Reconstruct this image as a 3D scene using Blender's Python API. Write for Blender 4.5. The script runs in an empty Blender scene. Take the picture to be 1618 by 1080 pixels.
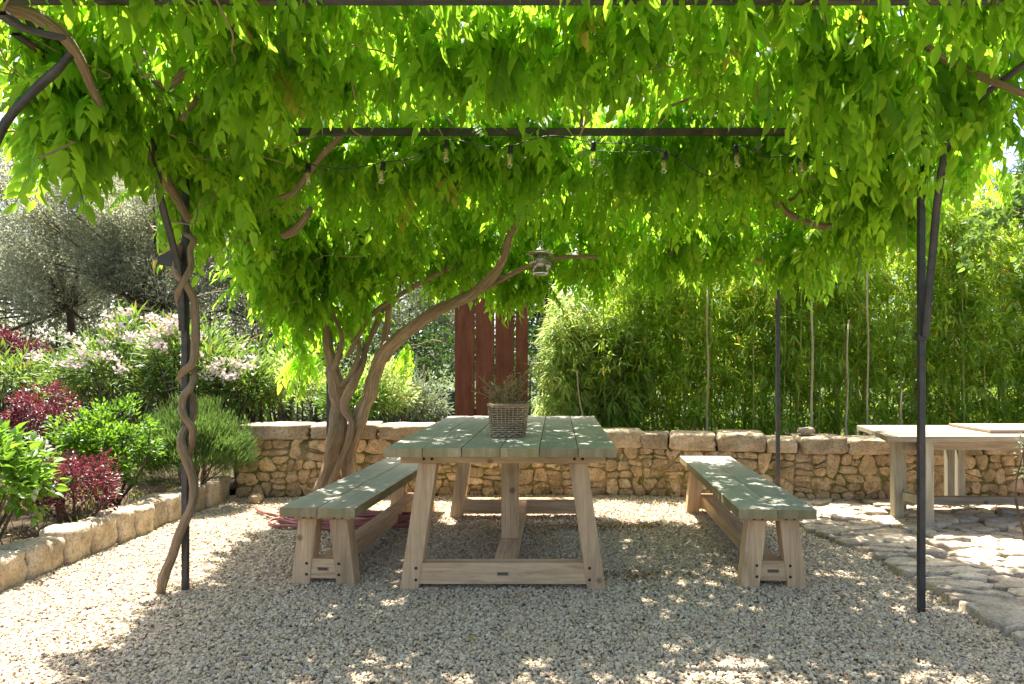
import bpy, bmesh, math, random
import numpy as np
from mathutils import Vector, Matrix, noise
random.seed(7); rng = np.random.default_rng(11)
SC = bpy.context.scene
C = SC.collection
R = math.radians
# ------------------------------------------------------------------ camera, sky, sun, exposure
F, CX, CY, H = 1079.0, 880.0, 572.0, 1.25          # focal length in photo pixels, vanishing point, eye height
cd = bpy.data.cameras.new('camera'); cam = bpy.data.objects.new('camera', cd); C.objects.link(cam)
cam.location = (0, 0, H); cam.rotation_euler = (R(90), 0, 0)
cd.sensor_width = 36; cd.lens = 36*F/1618; cd.shift_x = (809-CX)/1618; cd.shift_y = (CY-540)/1618
cd.clip_start = 0.05; cd.clip_end = 800
SC.camera = cam
SUN = Vector((-0.15, 0.36, 0.92)).normalized()
W = bpy.data.worlds.new('World'); SC.world = W; W.use_nodes = True
nt = W.node_tree; bg = nt.nodes['Background']
sky = nt.nodes.new('ShaderNodeTexSky'); sky.sky_type = 'NISHITA'; sky.sun_disc = False
sky.sun_elevation = math.asin(SUN.z); sky.sun_rotation = math.atan2(SUN.x, SUN.y)
sky.air_density = .75; sky.dust_density = 3.5; sky.ozone_density = .6
nt.links.new(sky.outputs[0], bg.inputs[0]); bg.inputs[1].default_value = 0.11
sl = bpy.data.lights.new('sun', 'SUN'); sl.energy = 5.0; sl.angle = R(0.55); sl.color = (1.0, 0.955, 0.88)
so = bpy.data.objects.new('sun', sl); C.objects.link(so); so.location = (0, 0, 20)
so.rotation_euler = SUN.to_track_quat('Z', 'Y').to_euler()
SC.view_settings.view_transform = 'Standard'; SC.view_settings.look = 'None'
SC.view_settings.gamma = 1; SC.view_settings.use_curve_mapping = False
SC.view_settings.exposure = 2.1
SC.cycles.use_denoising = True
SC.cycles.max_bounces = 10; SC.cycles.diffuse_bounces = 6; SC.cycles.transmission_bounces = 6; SC.cycles.glossy_bounces = 3
SC.cycles.sample_clamp_indirect = 8; SC.cycles.caustics_refractive = False; SC.cycles.caustics_reflective = False

def P(px, py, d):                                   # a point of the place, from where the photo shows it and its distance
    return np.array(((px-CX)*d/F, d, H-(py-CY)*d/F))
# ------------------------------------------------------------------ object helpers
def mesh(name, V, T, mats, tone=None, smooth=False, mi=None, att=None):
    V = np.asarray(V, dtype=np.float32); T = np.asarray(T, dtype=np.int32)
    me = bpy.data.meshes.new(name)
    me.vertices.add(len(V)); me.vertices.foreach_set('co', V.ravel())
    me.loops.add(T.size); me.loops.foreach_set('vertex_index', T.ravel())
    me.polygons.add(len(T)); k = T.shape[1]
    me.polygons.foreach_set('loop_start', np.arange(0, T.size, k, dtype=np.int32))
    me.polygons.foreach_set('loop_total', np.full(len(T), k, dtype=np.int32))
    if smooth: me.polygons.foreach_set('use_smooth', np.ones(len(T), dtype=bool))
    for m in (mats if isinstance(mats, (list, tuple)) else [mats]): me.materials.append(m)
    if mi is not None: me.polygons.foreach_set('material_index', np.asarray(mi, dtype=np.int32))
    if tone is not None:
        a = me.attributes.new('tone', 'FLOAT', 'POINT'); a.data.foreach_set('value', np.asarray(tone, dtype=np.float32))
    if att is not None:
        a = me.attributes.new('grain', 'FLOAT_VECTOR', 'POINT'); a.data.foreach_set('vector', np.asarray(att, dtype=np.float32).ravel())
    me.update(); me.validate()
    return me
def link(name, data, parent=None, loc=None):
    o = bpy.data.objects.new(name, data); C.objects.link(o)
    if parent: o.parent = parent
    if loc is not None: o.location = loc
    return o
def tag(o, label=None, cat=None, group=None, kind=None):
    for k, v in (('label', label), ('category', cat), ('group', group), ('kind', kind)):
        if v: o[k] = v
    return o
def thing(name, label, cat, loc=(0, 0, 0), rz=0, group=None):
    o = link(name, None, None, loc); o.rotation_euler = (0, 0, rz); o.empty_display_size = .1
    return tag(o, label, cat, group)
def part(name, V, T, mat, root, center=True, **k):  # geometry given in world coordinates
    V = np.asarray(V, dtype=float)
    base = np.array(root.location) if root else np.zeros(3)
    c = V.mean(0) if center else base
    return link(name, mesh(name, V-c, T, mat, **k), root, c-base)
def copy_tree(o, parent=None):
    c = o.copy(); C.objects.link(c); c.parent = parent
    for ch in list(o.children): copy_tree(ch, c)
    return c
# ------------------------------------------------------------------ materials
class NG:
    def __init__(s, name):
        s.m = bpy.data.materials.new(name); s.m.use_nodes = True; s.t = s.m.node_tree; s.t.nodes.clear()
        s.out = s.n('OutputMaterial')
    def n(s, typ, ins=None, **props):
        nd = s.t.nodes.new('ShaderNode'+typ)
        for k, v in props.items(): setattr(nd, k, v)
        for k, v in (ins or {}).items():
            i = nd.inputs[k]
            if hasattr(v, 'is_linked') or isinstance(v, bpy.types.NodeSocket): s.t.links.new(v, i)
            else: i.default_value = v
        return nd
    def noise(s, vec, scale, detail=4, rough=.55, dist=0):
        return s.n('TexNoise', {'Vector': vec, 'Scale': scale, 'Detail': detail, 'Roughness': rough, 'Distortion': dist}).outputs['Fac']
    def ramp(s, fac, stops):
        r = s.n('ValToRGB', {'Fac': fac}); e = r.color_ramp.elements
        while len(e) < len(stops): e.new(.5)
        for q, (p, c) in zip(e, stops): q.position = p; q.color = (*c, 1)
        return r.outputs['Color']
    def mix(s, fac, a, b, mode='MIX'):
        nd = s.n('Mix', data_type='RGBA', blend_type=mode)
        for i, v in ((0, fac), (6, a), (7, b)):
            if isinstance(v, bpy.types.NodeSocket): s.t.links.new(v, nd.inputs[i])
            else: nd.inputs[i].default_value = v if i == 0 else ((*v, 1) if len(v) == 3 else v)
        return nd.outputs[2]
    def math(s, op, a, b=0.0, c=None):
        nd = s.n('Math', operation=op)
        for i, v in ((0, a), (1, b), (2, c)):
            if v is None: continue
            if isinstance(v, bpy.types.NodeSocket): s.t.links.new(v, nd.inputs[i])
            else: nd.inputs[i].default_value = v
        return nd.outputs[0]
    def coord(s, scale=(1, 1, 1), attr=None, rnd=True):
        v = s.n('Attribute', attribute_name=attr).outputs['Vector'] if attr else s.n('TexCoord').outputs['Object']
        mp = s.n('Mapping', {'Vector': v, 'Scale': scale})
        if rnd:
            r = s.n('ObjectInfo').outputs['Random']
            cb = s.n('CombineXYZ', {'X': s.math('MULTIPLY', r, 37.0), 'Y': s.math('MULTIPLY', r, 91.0), 'Z': s.math('MULTIPLY', r, 53.0)})
            s.t.links.new(cb.outputs[0], mp.inputs['Location'])
        return mp.outputs[0]
    def bump(s, h, dist=.01, strength=1.0, prev=None):
        b = s.n('Bump', {'Height': h, 'Distance': dist, 'Strength': strength})
        if prev: s.t.links.new(prev, b.inputs['Normal'])
        return b.outputs[0]
    def finish(s, col, rough=.7, nrm=None, spec=.3, metal=0.0, **kw):
        p = s.n('BsdfPrincipled', {'Roughness': rough, 'Specular IOR Level': spec, 'Metallic': metal})
        if isinstance(col, bpy.types.NodeSocket): s.t.links.new(col, p.inputs['Base Color'])
        else: p.inputs['Base Color'].default_value = (*col, 1)
        if nrm: s.t.links.new(nrm, p.inputs['Normal'])
        for k, v in kw.items(): p.inputs[k].default_value = v
        s.t.links.new(p.outputs[0], s.out.inputs[0])
        return s.m
def leaf_mat(name, dark, light, trans, tmix=.45, odd=None, oddp=.03, rough=.42, spec=.35):
    g = NG(name)
    a = g.n('Attribute', attribute_name='tone').outputs['Fac']
    tone = g.math('FRACT', g.math('ADD', a, g.n('ObjectInfo').outputs['Random']))
    stops = [(0, dark), (1-oddp-.004, light)]
    if odd: stops += [(1-oddp, odd), (1, odd)]
    col = g.ramp(tone, stops)
    nz = g.noise(g.n('NewGeometry').outputs['Position'], 9, 2)
    col = g.mix(g.math('MULTIPLY', nz, .35), col, dark)
    p = g.n('BsdfPrincipled', {'Roughness': rough, 'Specular IOR Level': spec, 'Base Color': col})
    lo = [c*.62 for c in trans]
    ts = [(0, lo), (1-oddp-.004, trans)]
    if odd: ts += [(1-oddp, [c*1.4 for c in odd]), (1, [c*1.4 for c in odd])]
    t = g.n('BsdfTranslucent', {'Color': g.ramp(tone, ts)})
    mx = g.n('MixShader', {0: tmix, 1: p.outputs[0], 2: t.outputs[0]})
    g.t.links.new(mx.outputs[0], g.out.inputs[0])
    return g.m
def wood_mat(name, axis, c1, c2, c3, moss=None, wear=None, rough=.75, gs=1.0, bumpd=.0012):
    g = NG(name)
    sc = [16*gs]*3; sc[axis] = .9*gs
    v = g.coord(tuple(sc))
    n1 = g.noise(v, 1.6, 6, .6, 1.2); n2 = g.noise(v, 7, 5, .7)
    col = g.ramp(n1, [(.30, c1), (.5, c2), (.72, c3)])
    col = g.mix(g.math('MULTIPLY', g.ramp(n2, [(.45, (0, 0, 0)), (.75, (1, 1, 1))]), .55), col, [c*.45 for c in c1])
    big = g.noise(g.coord((1.3, 1.3, 1.3)), 2.2, 4)
    col = g.mix(g.math('MULTIPLY', big, .4), col, [c*1.0 for c in c3])
    if moss:
        mf = g.ramp(g.noise(g.coord((3, 3, 3)), 2.6, 6, .7), [(.35, (0, 0, 0)), (.62, (1, 1, 1))])
        col = g.mix(g.math('MULTIPLY', mf, .8), col, moss)
    if wear:
        wf = g.ramp(g.noise(g.coord(tuple(5 if i != axis else 1.2 for i in range(3))), 1.5, 8, .75), [(.50, (0, 0, 0)), (.62, (1, 1, 1))])
        col = g.mix(g.math('MULTIPLY', wf, .65), col, wear)
    kn = g.n('TexVoronoi', {'Vector': g.coord((5, 5, 5)), 'Scale': .75, 'Randomness': 1.0}).outputs['Distance']
    col = g.mix(g.math('MULTIPLY', g.ramp(kn, [(.045, (1, 1, 1)), (.10, (0, 0, 0))]), .75), col, [c*.32 for c in c1])
    st = g.ramp(g.noise(g.coord((2.2, 2.2, 2.2)), 1.7, 7, .72), [(.50, (0, 0, 0)), (.68, (1, 1, 1))])
    col = g.mix(g.math('MULTIPLY', st, .32), col, [c*.62 for c in c2])
    tint = g.n('ObjectInfo').outputs['Random']
    col = g.mix(1.0, col, g.ramp(tint, [(0, (.84, .83, .82)), (1, (1.12, 1.10, 1.08))]), 'MULTIPLY')
    h = g.math('ADD', g.math('MULTIPLY', n1, .5), n2)
    return g.finish(col, rough, g.bump(h, bumpd), .25)
def stone_mat(name, cols, moss=None, mossp=.5, fine=60, scale=1.0, bumpd=.008, pits=.5, tint=((.72, .70, .68), (1.18, 1.13, 1.05))):
    g = NG(name); v = g.coord((1, 1, 1))
    n1 = g.noise(v, 7*scale, 7, .62, .4); n2 = g.noise(v, fine*scale, 5, .65); n3 = g.noise(v, 2.2*scale, 4)
    col = g.ramp(n1, [(.28, cols[0]), (.5, cols[1]), (.72, cols[2])])
    col = g.mix(g.math('MULTIPLY', g.ramp(n2, [(.38, (1, 1, 1)), (.5, (0, 0, 0))]), .55), col, [c*.4 for c in cols[0]])
    pit = g.ramp(g.n('TexVoronoi', {'Vector': v, 'Scale': 34*scale}).outputs['Distance'], [(.06, (1, 1, 1)), (.2, (0, 0, 0))])
    col = g.mix(g.math('MULTIPLY', pit, pits), col, [c*.45 for c in cols[0]])
    if moss:
        mf = g.ramp(g.noise(v, 3.4*scale, 6, .7), [(mossp, (0, 0, 0)), (mossp+.1, (1, 1, 1))])
        col = g.mix(g.math('MULTIPLY', mf, .85), col, moss)
    col = g.mix(1.0, col, g.ramp(g.n('ObjectInfo').outputs['Random'], [(0, tint[0]), (1, tint[1])]), 'MULTIPLY')
    h = g.math('ADD', g.math('MULTIPLY', n1, 1.2), g.math('MULTIPLY', n2, .45))
    h = g.math('SUBTRACT', h, g.math('MULTIPLY', pit, .5*pits))
    return g.finish(col, .88, g.bump(h, bumpd), .15)
M = {}
TEAK = ((.31, .19, .095), (.55, .365, .20), (.69, .50, .305))
for ax, nm in enumerate('xyz'): M['teak_'+nm] = wood_mat('weathered teak '+nm, ax, *TEAK)
TOPG = ((.25, .225, .19), (.40, .365, .315), (.54, .495, .43))
M['plank_top'] = wood_mat('algae grey plank top', 1, *TOPG, moss=(.30, .305, .235), wear=(.46, .40, .31), rough=.55, bumpd=.0015)
M['plank_side'] = wood_mat('mossy plank edge', 1, (.16, .125, .06), (.31, .24, .13), (.42, .34, .21), moss=(.22, .20, .08))
M['plank_end'] = wood_mat('plank end grain', 2, (.14, .10, .05), (.34, .26, .14), (.50, .41, .25), moss=(.24, .21, .085), gs=.7)
M['grey_x'] = wood_mat('silvered timber x', 0, (.20, .155, .10), (.32, .255, .175), (.45, .375, .27))
M['grey_z'] = wood_mat('silvered timber z', 2, (.22, .19, .12), (.36, .32, .22), (.48, .44, .33))
M['wallstone'] = stone_mat('rubble stone', ((.29, .20, .105), (.50, .375, .22), (.66, .53, .36)), moss=(.14, .14, .035), mossp=.56)
M['cap'] = stone_mat('coping stone', ((.27, .21, .14), (.42, .33, .225), (.55, .47, .36)), moss=(.20, .19, .10), mossp=.62)
M['mortar'] = stone_mat('earthy mortar', ((.17, .12, .06), (.33, .24, .13), (.45, .34, .21)), moss=(.10, .115, .02), mossp=.44, fine=90)
M['grit'] = stone_mat('gritty joint', ((.16, .12, .08), (.27, .215, .15), (.38, .32, .24)))
M['border'] = stone_mat('limestone block', ((.33, .26, .175), (.52, .44, .33), (.66, .59, .48)), moss=(.22, .20, .16), mossp=.58, bumpd=.014, pits=.08)
M['flag'] = stone_mat('limestone flag', ((.33, .265, .19), (.49, .41, .31), (.62, .54, .43)), moss=(.20, .18, .13), mossp=.60, bumpd=.010, pits=.12)
g = NG('rusty steel'); v = g.coord((1.6, 1, .35))
M['rust'] = g.finish(g.ramp(g.noise(v, 9, 8, .7), [(.3, (.10, .035, .024)), (.55, (.165, .058, .040)), (.75, (.23, .088, .058))]), .85, g.bump(g.noise(v, 120, 4), .0015), .2)
g = NG('black metal'); v = g.coord()
mc = g.ramp(g.noise(v, 14, 5, .6), [(.3, (.022, .021, .022)), (.7, (.060, .053, .050))])
rf = g.ramp(g.noise(v, 6, 8, .75), [(.56, (0, 0, 0)), (.68, (1, 1, 1))])
M['metal'] = g.finish(g.mix(g.math('MULTIPLY', rf, .8), mc, (.13, .060, .032)), .5, g.bump(g.noise(v, 90, 3), .0008), .45)
g = NG('bright metal'); M['chrome'] = g.finish((.62, .61, .58), .25, None, .5, 1.0)
g = NG('bolt rust'); M['bolt'] = g.finish((.045, .022, .014), .6)
g = NG('black plastic'); M['plastic'] = g.finish((.018, .017, .02), .45)
def glass(name, col, rough=.0):
    g = NG(name)
    a = g.n('BsdfGlossy', {'Roughness': .03, 'Color': (1, 1, 1, 1)}); t = g.n('BsdfTransparent', {'Color': (*col, 1)})
    f = g.n('LayerWeight', {'Blend': .5}); mx = g.n('MixShader', {0: g.math('MULTIPLY_ADD', g.math('POWER', f.outputs['Facing'], 2.0), .55, .09), 1: t.outputs[0], 2: a.outputs[0]})
    g.t.links.new(mx.outputs[0], g.out.inputs[0]); return g.m
M['glass'] = glass('clear glass', (.93, .95, .90)); M['smoke'] = glass('lantern glass', (.62, .60, .50))
g = NG('lamp core'); M['core'] = g.finish((.62, .53, .40), .5)
g = NG('filament'); M['fil'] = g.finish((.75, .5, .16), .35)
g = NG('bark'); v = g.coord((1, 1, 1), 'grain', False)
n1 = g.noise(v, 1.6, 7, .68, .6); n2 = g.noise(v, 5.5, 5, .7)
nk = g.ramp(g.noise(g.coord((.45, .45, .9), 'grain', False), 2.4, 6, .7), [(.42, (0, 0, 0)), (.6, (1, 1, 1))])
M['bark'] = g.finish(g.mix(g.math('MULTIPLY', nk, .5), g.ramp(n1, [(.3, (.15, .095, .05)), (.5, (.34, .235, .135)), (.7, (.54, .41, .26))]), (.20, .15, .10)), .85, g.bump(g.math('ADD', n1, g.math('MULTIPLY', n2, .5)), .014), .2)
g = NG('dark bark'); v = g.coord()
M['darkbark'] = g.finish(g.ramp(g.noise(v, 8, 6), [(.3, (.05, .035, .022)), (.7, (.15, .11, .075))]), .9, g.bump(g.noise(v, 30, 5), .01))
g = NG('cane'); v = g.coord((30, 30, 3))
M['cane'] = g.finish(g.ramp(g.noise(v, 1, 4), [(.3, (.16, .22, .03)), (.55, (.32, .33, .08)), (.75, (.46, .37, .15))]), .5)
g = NG('dry cane'); v = g.coord((30, 30, 3))
M['drycane'] = g.finish(g.ramp(g.noise(v, 1, 4), [(.3, (.24, .18, .10)), (.7, (.46, .38, .24))]), .6)
g = NG('twig'); M['twig'] = g.finish((.27, .19, .11), .8)
g = NG('dry stem'); M['drystem'] = g.finish((.33, .25, .11), .8)
g = NG('garden hose'); M['hose'] = g.finish((.30, .10, .085), .45)
g = NG('wicker'); v = g.coord((25, 25, 80)); M['wicker'] = g.finish(g.ramp(g.noise(v, .3, 4), [(.3, (.24, .15, .08)), (.55, (.47, .33, .195)), (.75, (.68, .53, .35))]), .8)
g = NG('petal'); M['petal'] = leaf_mat('pale pink petal', (.80, .66, .63), (.88, .83, .79), (.7, .5, .45), .3, rough=.7)
M['petalw'] = leaf_mat('white petal', (.75, .72, .66), (.85, .84, .80), (.7, .7, .6), .3, rough=.7)
M['copper'] = NG('copper wood').finish((.42, .20, .09), .5)
M['teal'] = NG('teal panel').finish((.012, .05, .045), .5)
# foliage
M['wist'] = leaf_mat('wisteria leaf', (.085, .185, .014), (.17, .33, .028), (.53, .90, .05), .64, odd=(.45, .36, .06), oddp=.004, rough=.45, spec=.25)
M['bam'] = leaf_mat('bamboo leaf', (.085, .175, .020), (.27, .41, .045), (.68, .90, .07), .52, odd=(.50, .30, .05), oddp=.05)
M['bampale_lit'] = leaf_mat('pale sunlit-look bamboo leaf', (.17, .26, .05), (.36, .46, .13), (.66, .82, .2), .5, odd=(.42, .30, .09), oddp=.06)  # sunlight on the left bamboos put into the colour; pale shrubs share it
M['oleander'] = leaf_mat('oleander leaf', (.06, .12, .025), (.16, .25, .055), (.30, .46, .06), .32, odd=(.5, .36, .04), oddp=.03, rough=.38)
M['red'] = leaf_mat('wine red leaf', (.040, .013, .018), (.13, .032, .042), (.24, .035, .05), .32, odd=(.26, .07, .05), oddp=.10, rough=.35)
M['green'] = leaf_mat('fresh green leaf', (.035, .095, .012), (.10, .21, .022), (.26, .48, .03), .4, rough=.35)
M['lime'] = leaf_mat('light green leaf', (.045, .12, .014), (.125, .245, .028), (.28, .50, .035), .40, odd=(.55, .55, .5), oddp=.02, rough=.35)
M['rosemary'] = leaf_mat('rosemary needle', (.055, .10, .028), (.14, .23, .055), (.22, .36, .06), .3, rough=.6)
M['olive'] = leaf_mat('olive leaf', (.15, .16, .10), (.37, .37, .25), (.56, .60, .36), .48, odd=(.20, .14, .08), oddp=.10, rough=.55)
M['pale'] = leaf_mat('silver green leaf', (.10, .13, .07), (.26, .30, .17), (.28, .34, .14), .3, rough=.55)
M['dkgreen'] = leaf_mat('dark evergreen leaf', (.015, .04, .010), (.045, .09, .02), (.10, .2, .03), .3)
M['midgreen'] = leaf_mat('tree leaf', (.04, .09, .02), (.10, .18, .03), (.26, .42, .05), .4)
M['dry'] = leaf_mat('dry plant leaf', (.14, .15, .05), (.33, .28, .12), (.3, .3, .1), .3, odd=(.33, .17, .11), oddp=.3, rough=.7)
M['grass'] = leaf_mat('grass blade', (.08, .10, .02), (.22, .26, .06), (.3, .4, .08), .35, odd=(.35, .27, .12), oddp=.25, rough=.6)
M['litter'] = leaf_mat('fallen leaf', (.09, .045, .02), (.28, .15, .06), (.3, .2, .05), .15, odd=(.42, .30, .10), oddp=.2, rough=.7)
g = NG('garden soil'); v = g.coord(rnd=False)
M['soil'] = g.finish(g.ramp(g.noise(v, 14, 8, .7), [(.3, (.03, .02, .012)), (.55, (.085, .06, .035)), (.75, (.16, .12, .07))]), .95, g.bump(g.noise(v, 40, 6, .7), .03), .1)
g = NG('gravel bed'); v = g.coord(rnd=False)
M['bed'] = g.finish(g.ramp(g.n('TexVoronoi', {'Vector': v, 'Scale': 70}).outputs['Color'], [(.1, (.20, .17, .13)), (.5, (.36, .31, .24)), (.9, (.5, .45, .38))]), .9, g.bump(g.n('TexVoronoi', {'Vector': v, 'Scale': 70}).outputs['Distance'], -.01), .2)
g = NG('lawn'); v = g.coord(rnd=False)
M['land'] = g.finish(g.ramp(g.noise(v, 3, 8, .7), [(.3, (.03, .045, .015)), (.55, (.06, .08, .025)), (.75, (.13, .12, .06))]), .95, None, .1)
g = NG('pebble')
rn = g.n('ObjectInfo').outputs['Random']; pn = g.noise(g.n('NewGeometry').outputs['Position'], 55, 3)
pc = g.ramp(rn, [(0, (.25, .185, .11)), (.15, (.44, .345, .225)), (.4, (.60, .48, .32)), (.62, (.70, .585, .415)), (.8, (.50, .36, .205)), (.9, (.34, .31, .27)), (.975, (.48, .27, .12)), (1, (.76, .70, .60))])
M['pebble'] = g.finish(g.mix(g.math('MULTIPLY', pn, .4), pc, (.36, .31, .24)), .8, g.bump(pn, .002), .2)

# ------------------------------------------------------------------ geometry helpers
def hexa(c, bev=.004):                              # 8 corners: bottom ring of four then top ring of four
    bm = bmesh.new(); v = [bm.verts.new(p) for p in c]
    for f in ((3, 2, 1, 0), (4, 5, 6, 7), (0, 1, 5, 4), (1, 2, 6, 5), (2, 3, 7, 6), (3, 0, 4, 7)): bm.faces.new([v[i] for i in f])
    if bev: bmesh.ops.bevel(bm, geom=bm.edges[:], offset=bev, segments=2, affect='EDGES', profile=.6)
    bmesh.ops.recalc_face_normals(bm, faces=bm.faces[:])
    return bm
def cuts(x0, x1, y0, y1, z0, z1): return [(x0, y0, z0), (x1, y0, z0), (x1, y1, z0), (x0, y1, z0), (x0, y0, z1), (x1, y0, z1), (x1, y1, z1), (x0, y1, z1)]
def bmobj(name, bm, mats, root, loc=None, pick=None):
    me = bpy.data.meshes.new(name); mats = mats if isinstance(mats, (list, tuple)) else [mats]
    c = Vector(loc) if loc is not None else Vector([sum(v.co[i] for v in bm.verts)/len(bm.verts) for i in range(3)])
    for v in bm.verts: v.co -= c
    if pick:
        for f in bm.faces: f.material_index = pick(f)
    bm.to_mesh(me); bm.free()
    for m in mats: me.materials.append(m)
    o = link(name, me, root, c)
    return o
def box(name, x0, x1, y0, y1, z0, z1, mat, root, bev=.004, pick=None): return bmobj(name, hexa(cuts(x0, x1, y0, y1, z0, z1), bev), mat, root, None, pick)
def catmull(p, n):
    p = np.asarray(p, float); q = np.vstack([2*p[0]-p[1], p, 2*p[-1]-p[-2]]); out = []
    for i in range(1, len(q)-2):
        for t in np.linspace(0, 1, n, endpoint=False):
            a, b, c, d = q[i-1:i+3]
            out.append(.5*((2*b)+(c-a)*t+(2*a-5*b+4*c-d)*t*t+(-a+3*b-3*c+d)*t**3))
    out.append(p[-1]); return np.array(out)
def tube(path, rad, sides=8, flute=0.0, seed=0, cap=True, jag=0.0):
    path = np.asarray(path, float); n = len(path); rad = np.broadcast_to(rad, n).astype(float)
    tan = np.gradient(path, axis=0); tan /= np.linalg.norm(tan, axis=1)[:, None]+1e-9
    up = np.array((0.0, 1, 0)) if abs(tan[0][1]) < .9 else np.array((1.0, 0, 0))
    V, G = [], []; ln = 0.0
    u = np.cross(tan[0], up); u /= np.linalg.norm(u)
    for i in range(n):
        u = u-tan[i]*np.dot(u, tan[i]); u /= np.linalg.norm(u); w = np.cross(tan[i], u)
        if i: ln += np.linalg.norm(path[i]-path[i-1])
        for k in range(sides):
            a = 2*math.pi*k/sides
            r = rad[i]
            if flute: r *= 1+flute*math.sin(3*a+ln*5+seed)*.6+flute*.8*noise.noise(Vector((math.cos(a)*1.5+seed, math.sin(a)*1.5, ln*4)))
            V.append(path[i]+(u*math.cos(a)+w*math.sin(a))*r)
            G.append((math.cos(a)*2.2+seed*3.1, math.sin(a)*2.2, ln*4.0))
    T = []
    for i in range(n-1):
        for k in range(sides):
            a = i*sides+k; b = i*sides+(k+1) % sides; c = a+sides; d = b+sides
            T += [(a, b, d), (a, d, c)]
    if cap:
        for s0, rev in ((0, True), ((n-1)*sides, False)):
            for k in range(1, sides-1): T.append((s0, s0+k+1, s0+k) if rev else (s0, s0+k, s0+k+1))
    return np.array(V), np.array(T), np.array(G)
def joinT(lst):
    V, T, G, n = [], [], [], 0
    for x in lst:
        V.append(x[0]); T.append(np.asarray(x[1])+n); n += len(x[0])
        if len(x) > 2: G.append(x[2])
    return (np.vstack(V), np.vstack(T)) + ((np.vstack(G),) if G else ())
def tubeobj(name, path, rad, mat, root, sides=8, sub=6, **k):
    p = catmull(path, sub) if sub else np.asarray(path, float)
    if np.ndim(rad): rad = np.interp(np.linspace(0, 1, len(p)), np.linspace(0, 1, len(rad)), rad)
    V, T, G = tube(p, rad, sides, **k)
    return part(name, V, T, mat, root, smooth=True, att=G)
def lathe(prof, sides=20, c=(0, 0, 0)):             # prof: (radius, z)
    V, T = [], []
    for r, z in prof:
        for k in range(sides): a = 2*math.pi*k/sides; V.append((c[0]+r*math.cos(a), c[1]+r*math.sin(a), c[2]+z))
    for i in range(len(prof)-1):
        for k in range(sides):
            a = i*sides+k; b = i*sides+(k+1) % sides
            T += [(a, b, b+sides), (a, b+sides, a+sides)]
    return np.array(V), np.array(T)
# leaves: length along +X, width along Y, normal Z, unit length
def lf4(w, fold=.12, droop=.12):                     # folded leaf, four triangles
    return np.array([(0, 0, 0), (.42, w/2, fold*w*2), (.46, 0, 0), (.42, -w/2, fold*w*2), (1, 0, -droop)]), np.array([(0, 2, 1), (0, 3, 2), (1, 2, 4), (2, 3, 4)])
def lf8(w, fold=.14, droop=.16):
    h = fold*w*2
    V = np.array([(0, 0, 0), (.26, w*.47, h), (.26, 0, 0), (.26, -w*.47, h), (.62, w*.40, h*.7-droop*.4), (.64, 0, -droop*.4), (.62, -w*.40, h*.7-droop*.4), (1, 0, -droop*1.3)])
    T = np.array([(0, 2, 1), (0, 3, 2), (1, 2, 5), (1, 5, 4), (2, 3, 6), (2, 6, 5), (4, 5, 7), (5, 6, 7)])
    return V, T
def lf2(w): return np.array([(0, 0, 0), (.45, w/2, .03), (1, 0, -.04), (.45, -w/2, .03)]), np.array([(0, 2, 1), (0, 3, 2)])
def unit(a): return a/(np.linalg.norm(a, axis=-1, keepdims=True)+1e-9)
def frames(d, n):
    d = unit(d); y = unit(np.cross(n, d)); z = np.cross(d, y)
    return np.stack([d, y, z], axis=2)
def place(proto, Rm, s, t, tone=None):
    pv, pt = proto; N = len(t)
    V = np.einsum('nij,vj->nvi', Rm, pv)*np.asarray(s)[:, None, None]+t[:, None, :]
    T = pt[None]+(np.arange(N)*len(pv))[:, None, None]
    tn = np.repeat(rng.random(N) if tone is None else tone, len(pv))
    return V.reshape(-1, 3), T.reshape(-1, 3), tn
def merge3(lst):
    V, T, n, K = [], [], 0, []
    for v, t, k in lst: V.append(v); T.append(t+n); n += len(v); K.append(k)
    return np.vstack(V), np.vstack(T), np.concatenate(K)
def rdir(n): return unit(rng.normal(size=(n, 3)))
# ------------------------------------------------------------------ stones
def clip(poly, a, b, nx, ny):                        # keep the side where (p-(a,b)).(nx,ny) <= 0
    out = []
    for i in range(len(poly)):
        p, q = poly[i], poly[(i+1) % len(poly)]
        dp = (p[0]-a)*nx+(p[1]-b)*ny; dq = (q[0]-a)*nx+(q[1]-b)*ny
        if dp <= 0: out.append(p)
        if (dp < 0 < dq) or (dq < 0 < dp):
            t = dp/(dp-dq); out.append((p[0]+(q[0]-p[0])*t, p[1]+(q[1]-p[1])*t))
    return out
def cells(sites, bound, gap, sx=1.0):
    S = np.array(sites, float); Q = S/np.array((sx, 1.0)); out = []
    for i in range(len(S)):
        poly = [(x/sx, y) for x, y in bound]; d = np.linalg.norm(Q-Q[i], axis=1)
        for j in np.argsort(d)[1:26]:
            n = (Q[j]-Q[i])/d[j]; m = (Q[i]+Q[j])/2-n*gap/2
            poly = clip(poly, m[0], m[1], n[0], n[1])
            if len(poly) < 3: break
        out.append([(x*sx, y) for x, y in poly] if len(poly) > 2 else None)
    return out
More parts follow.
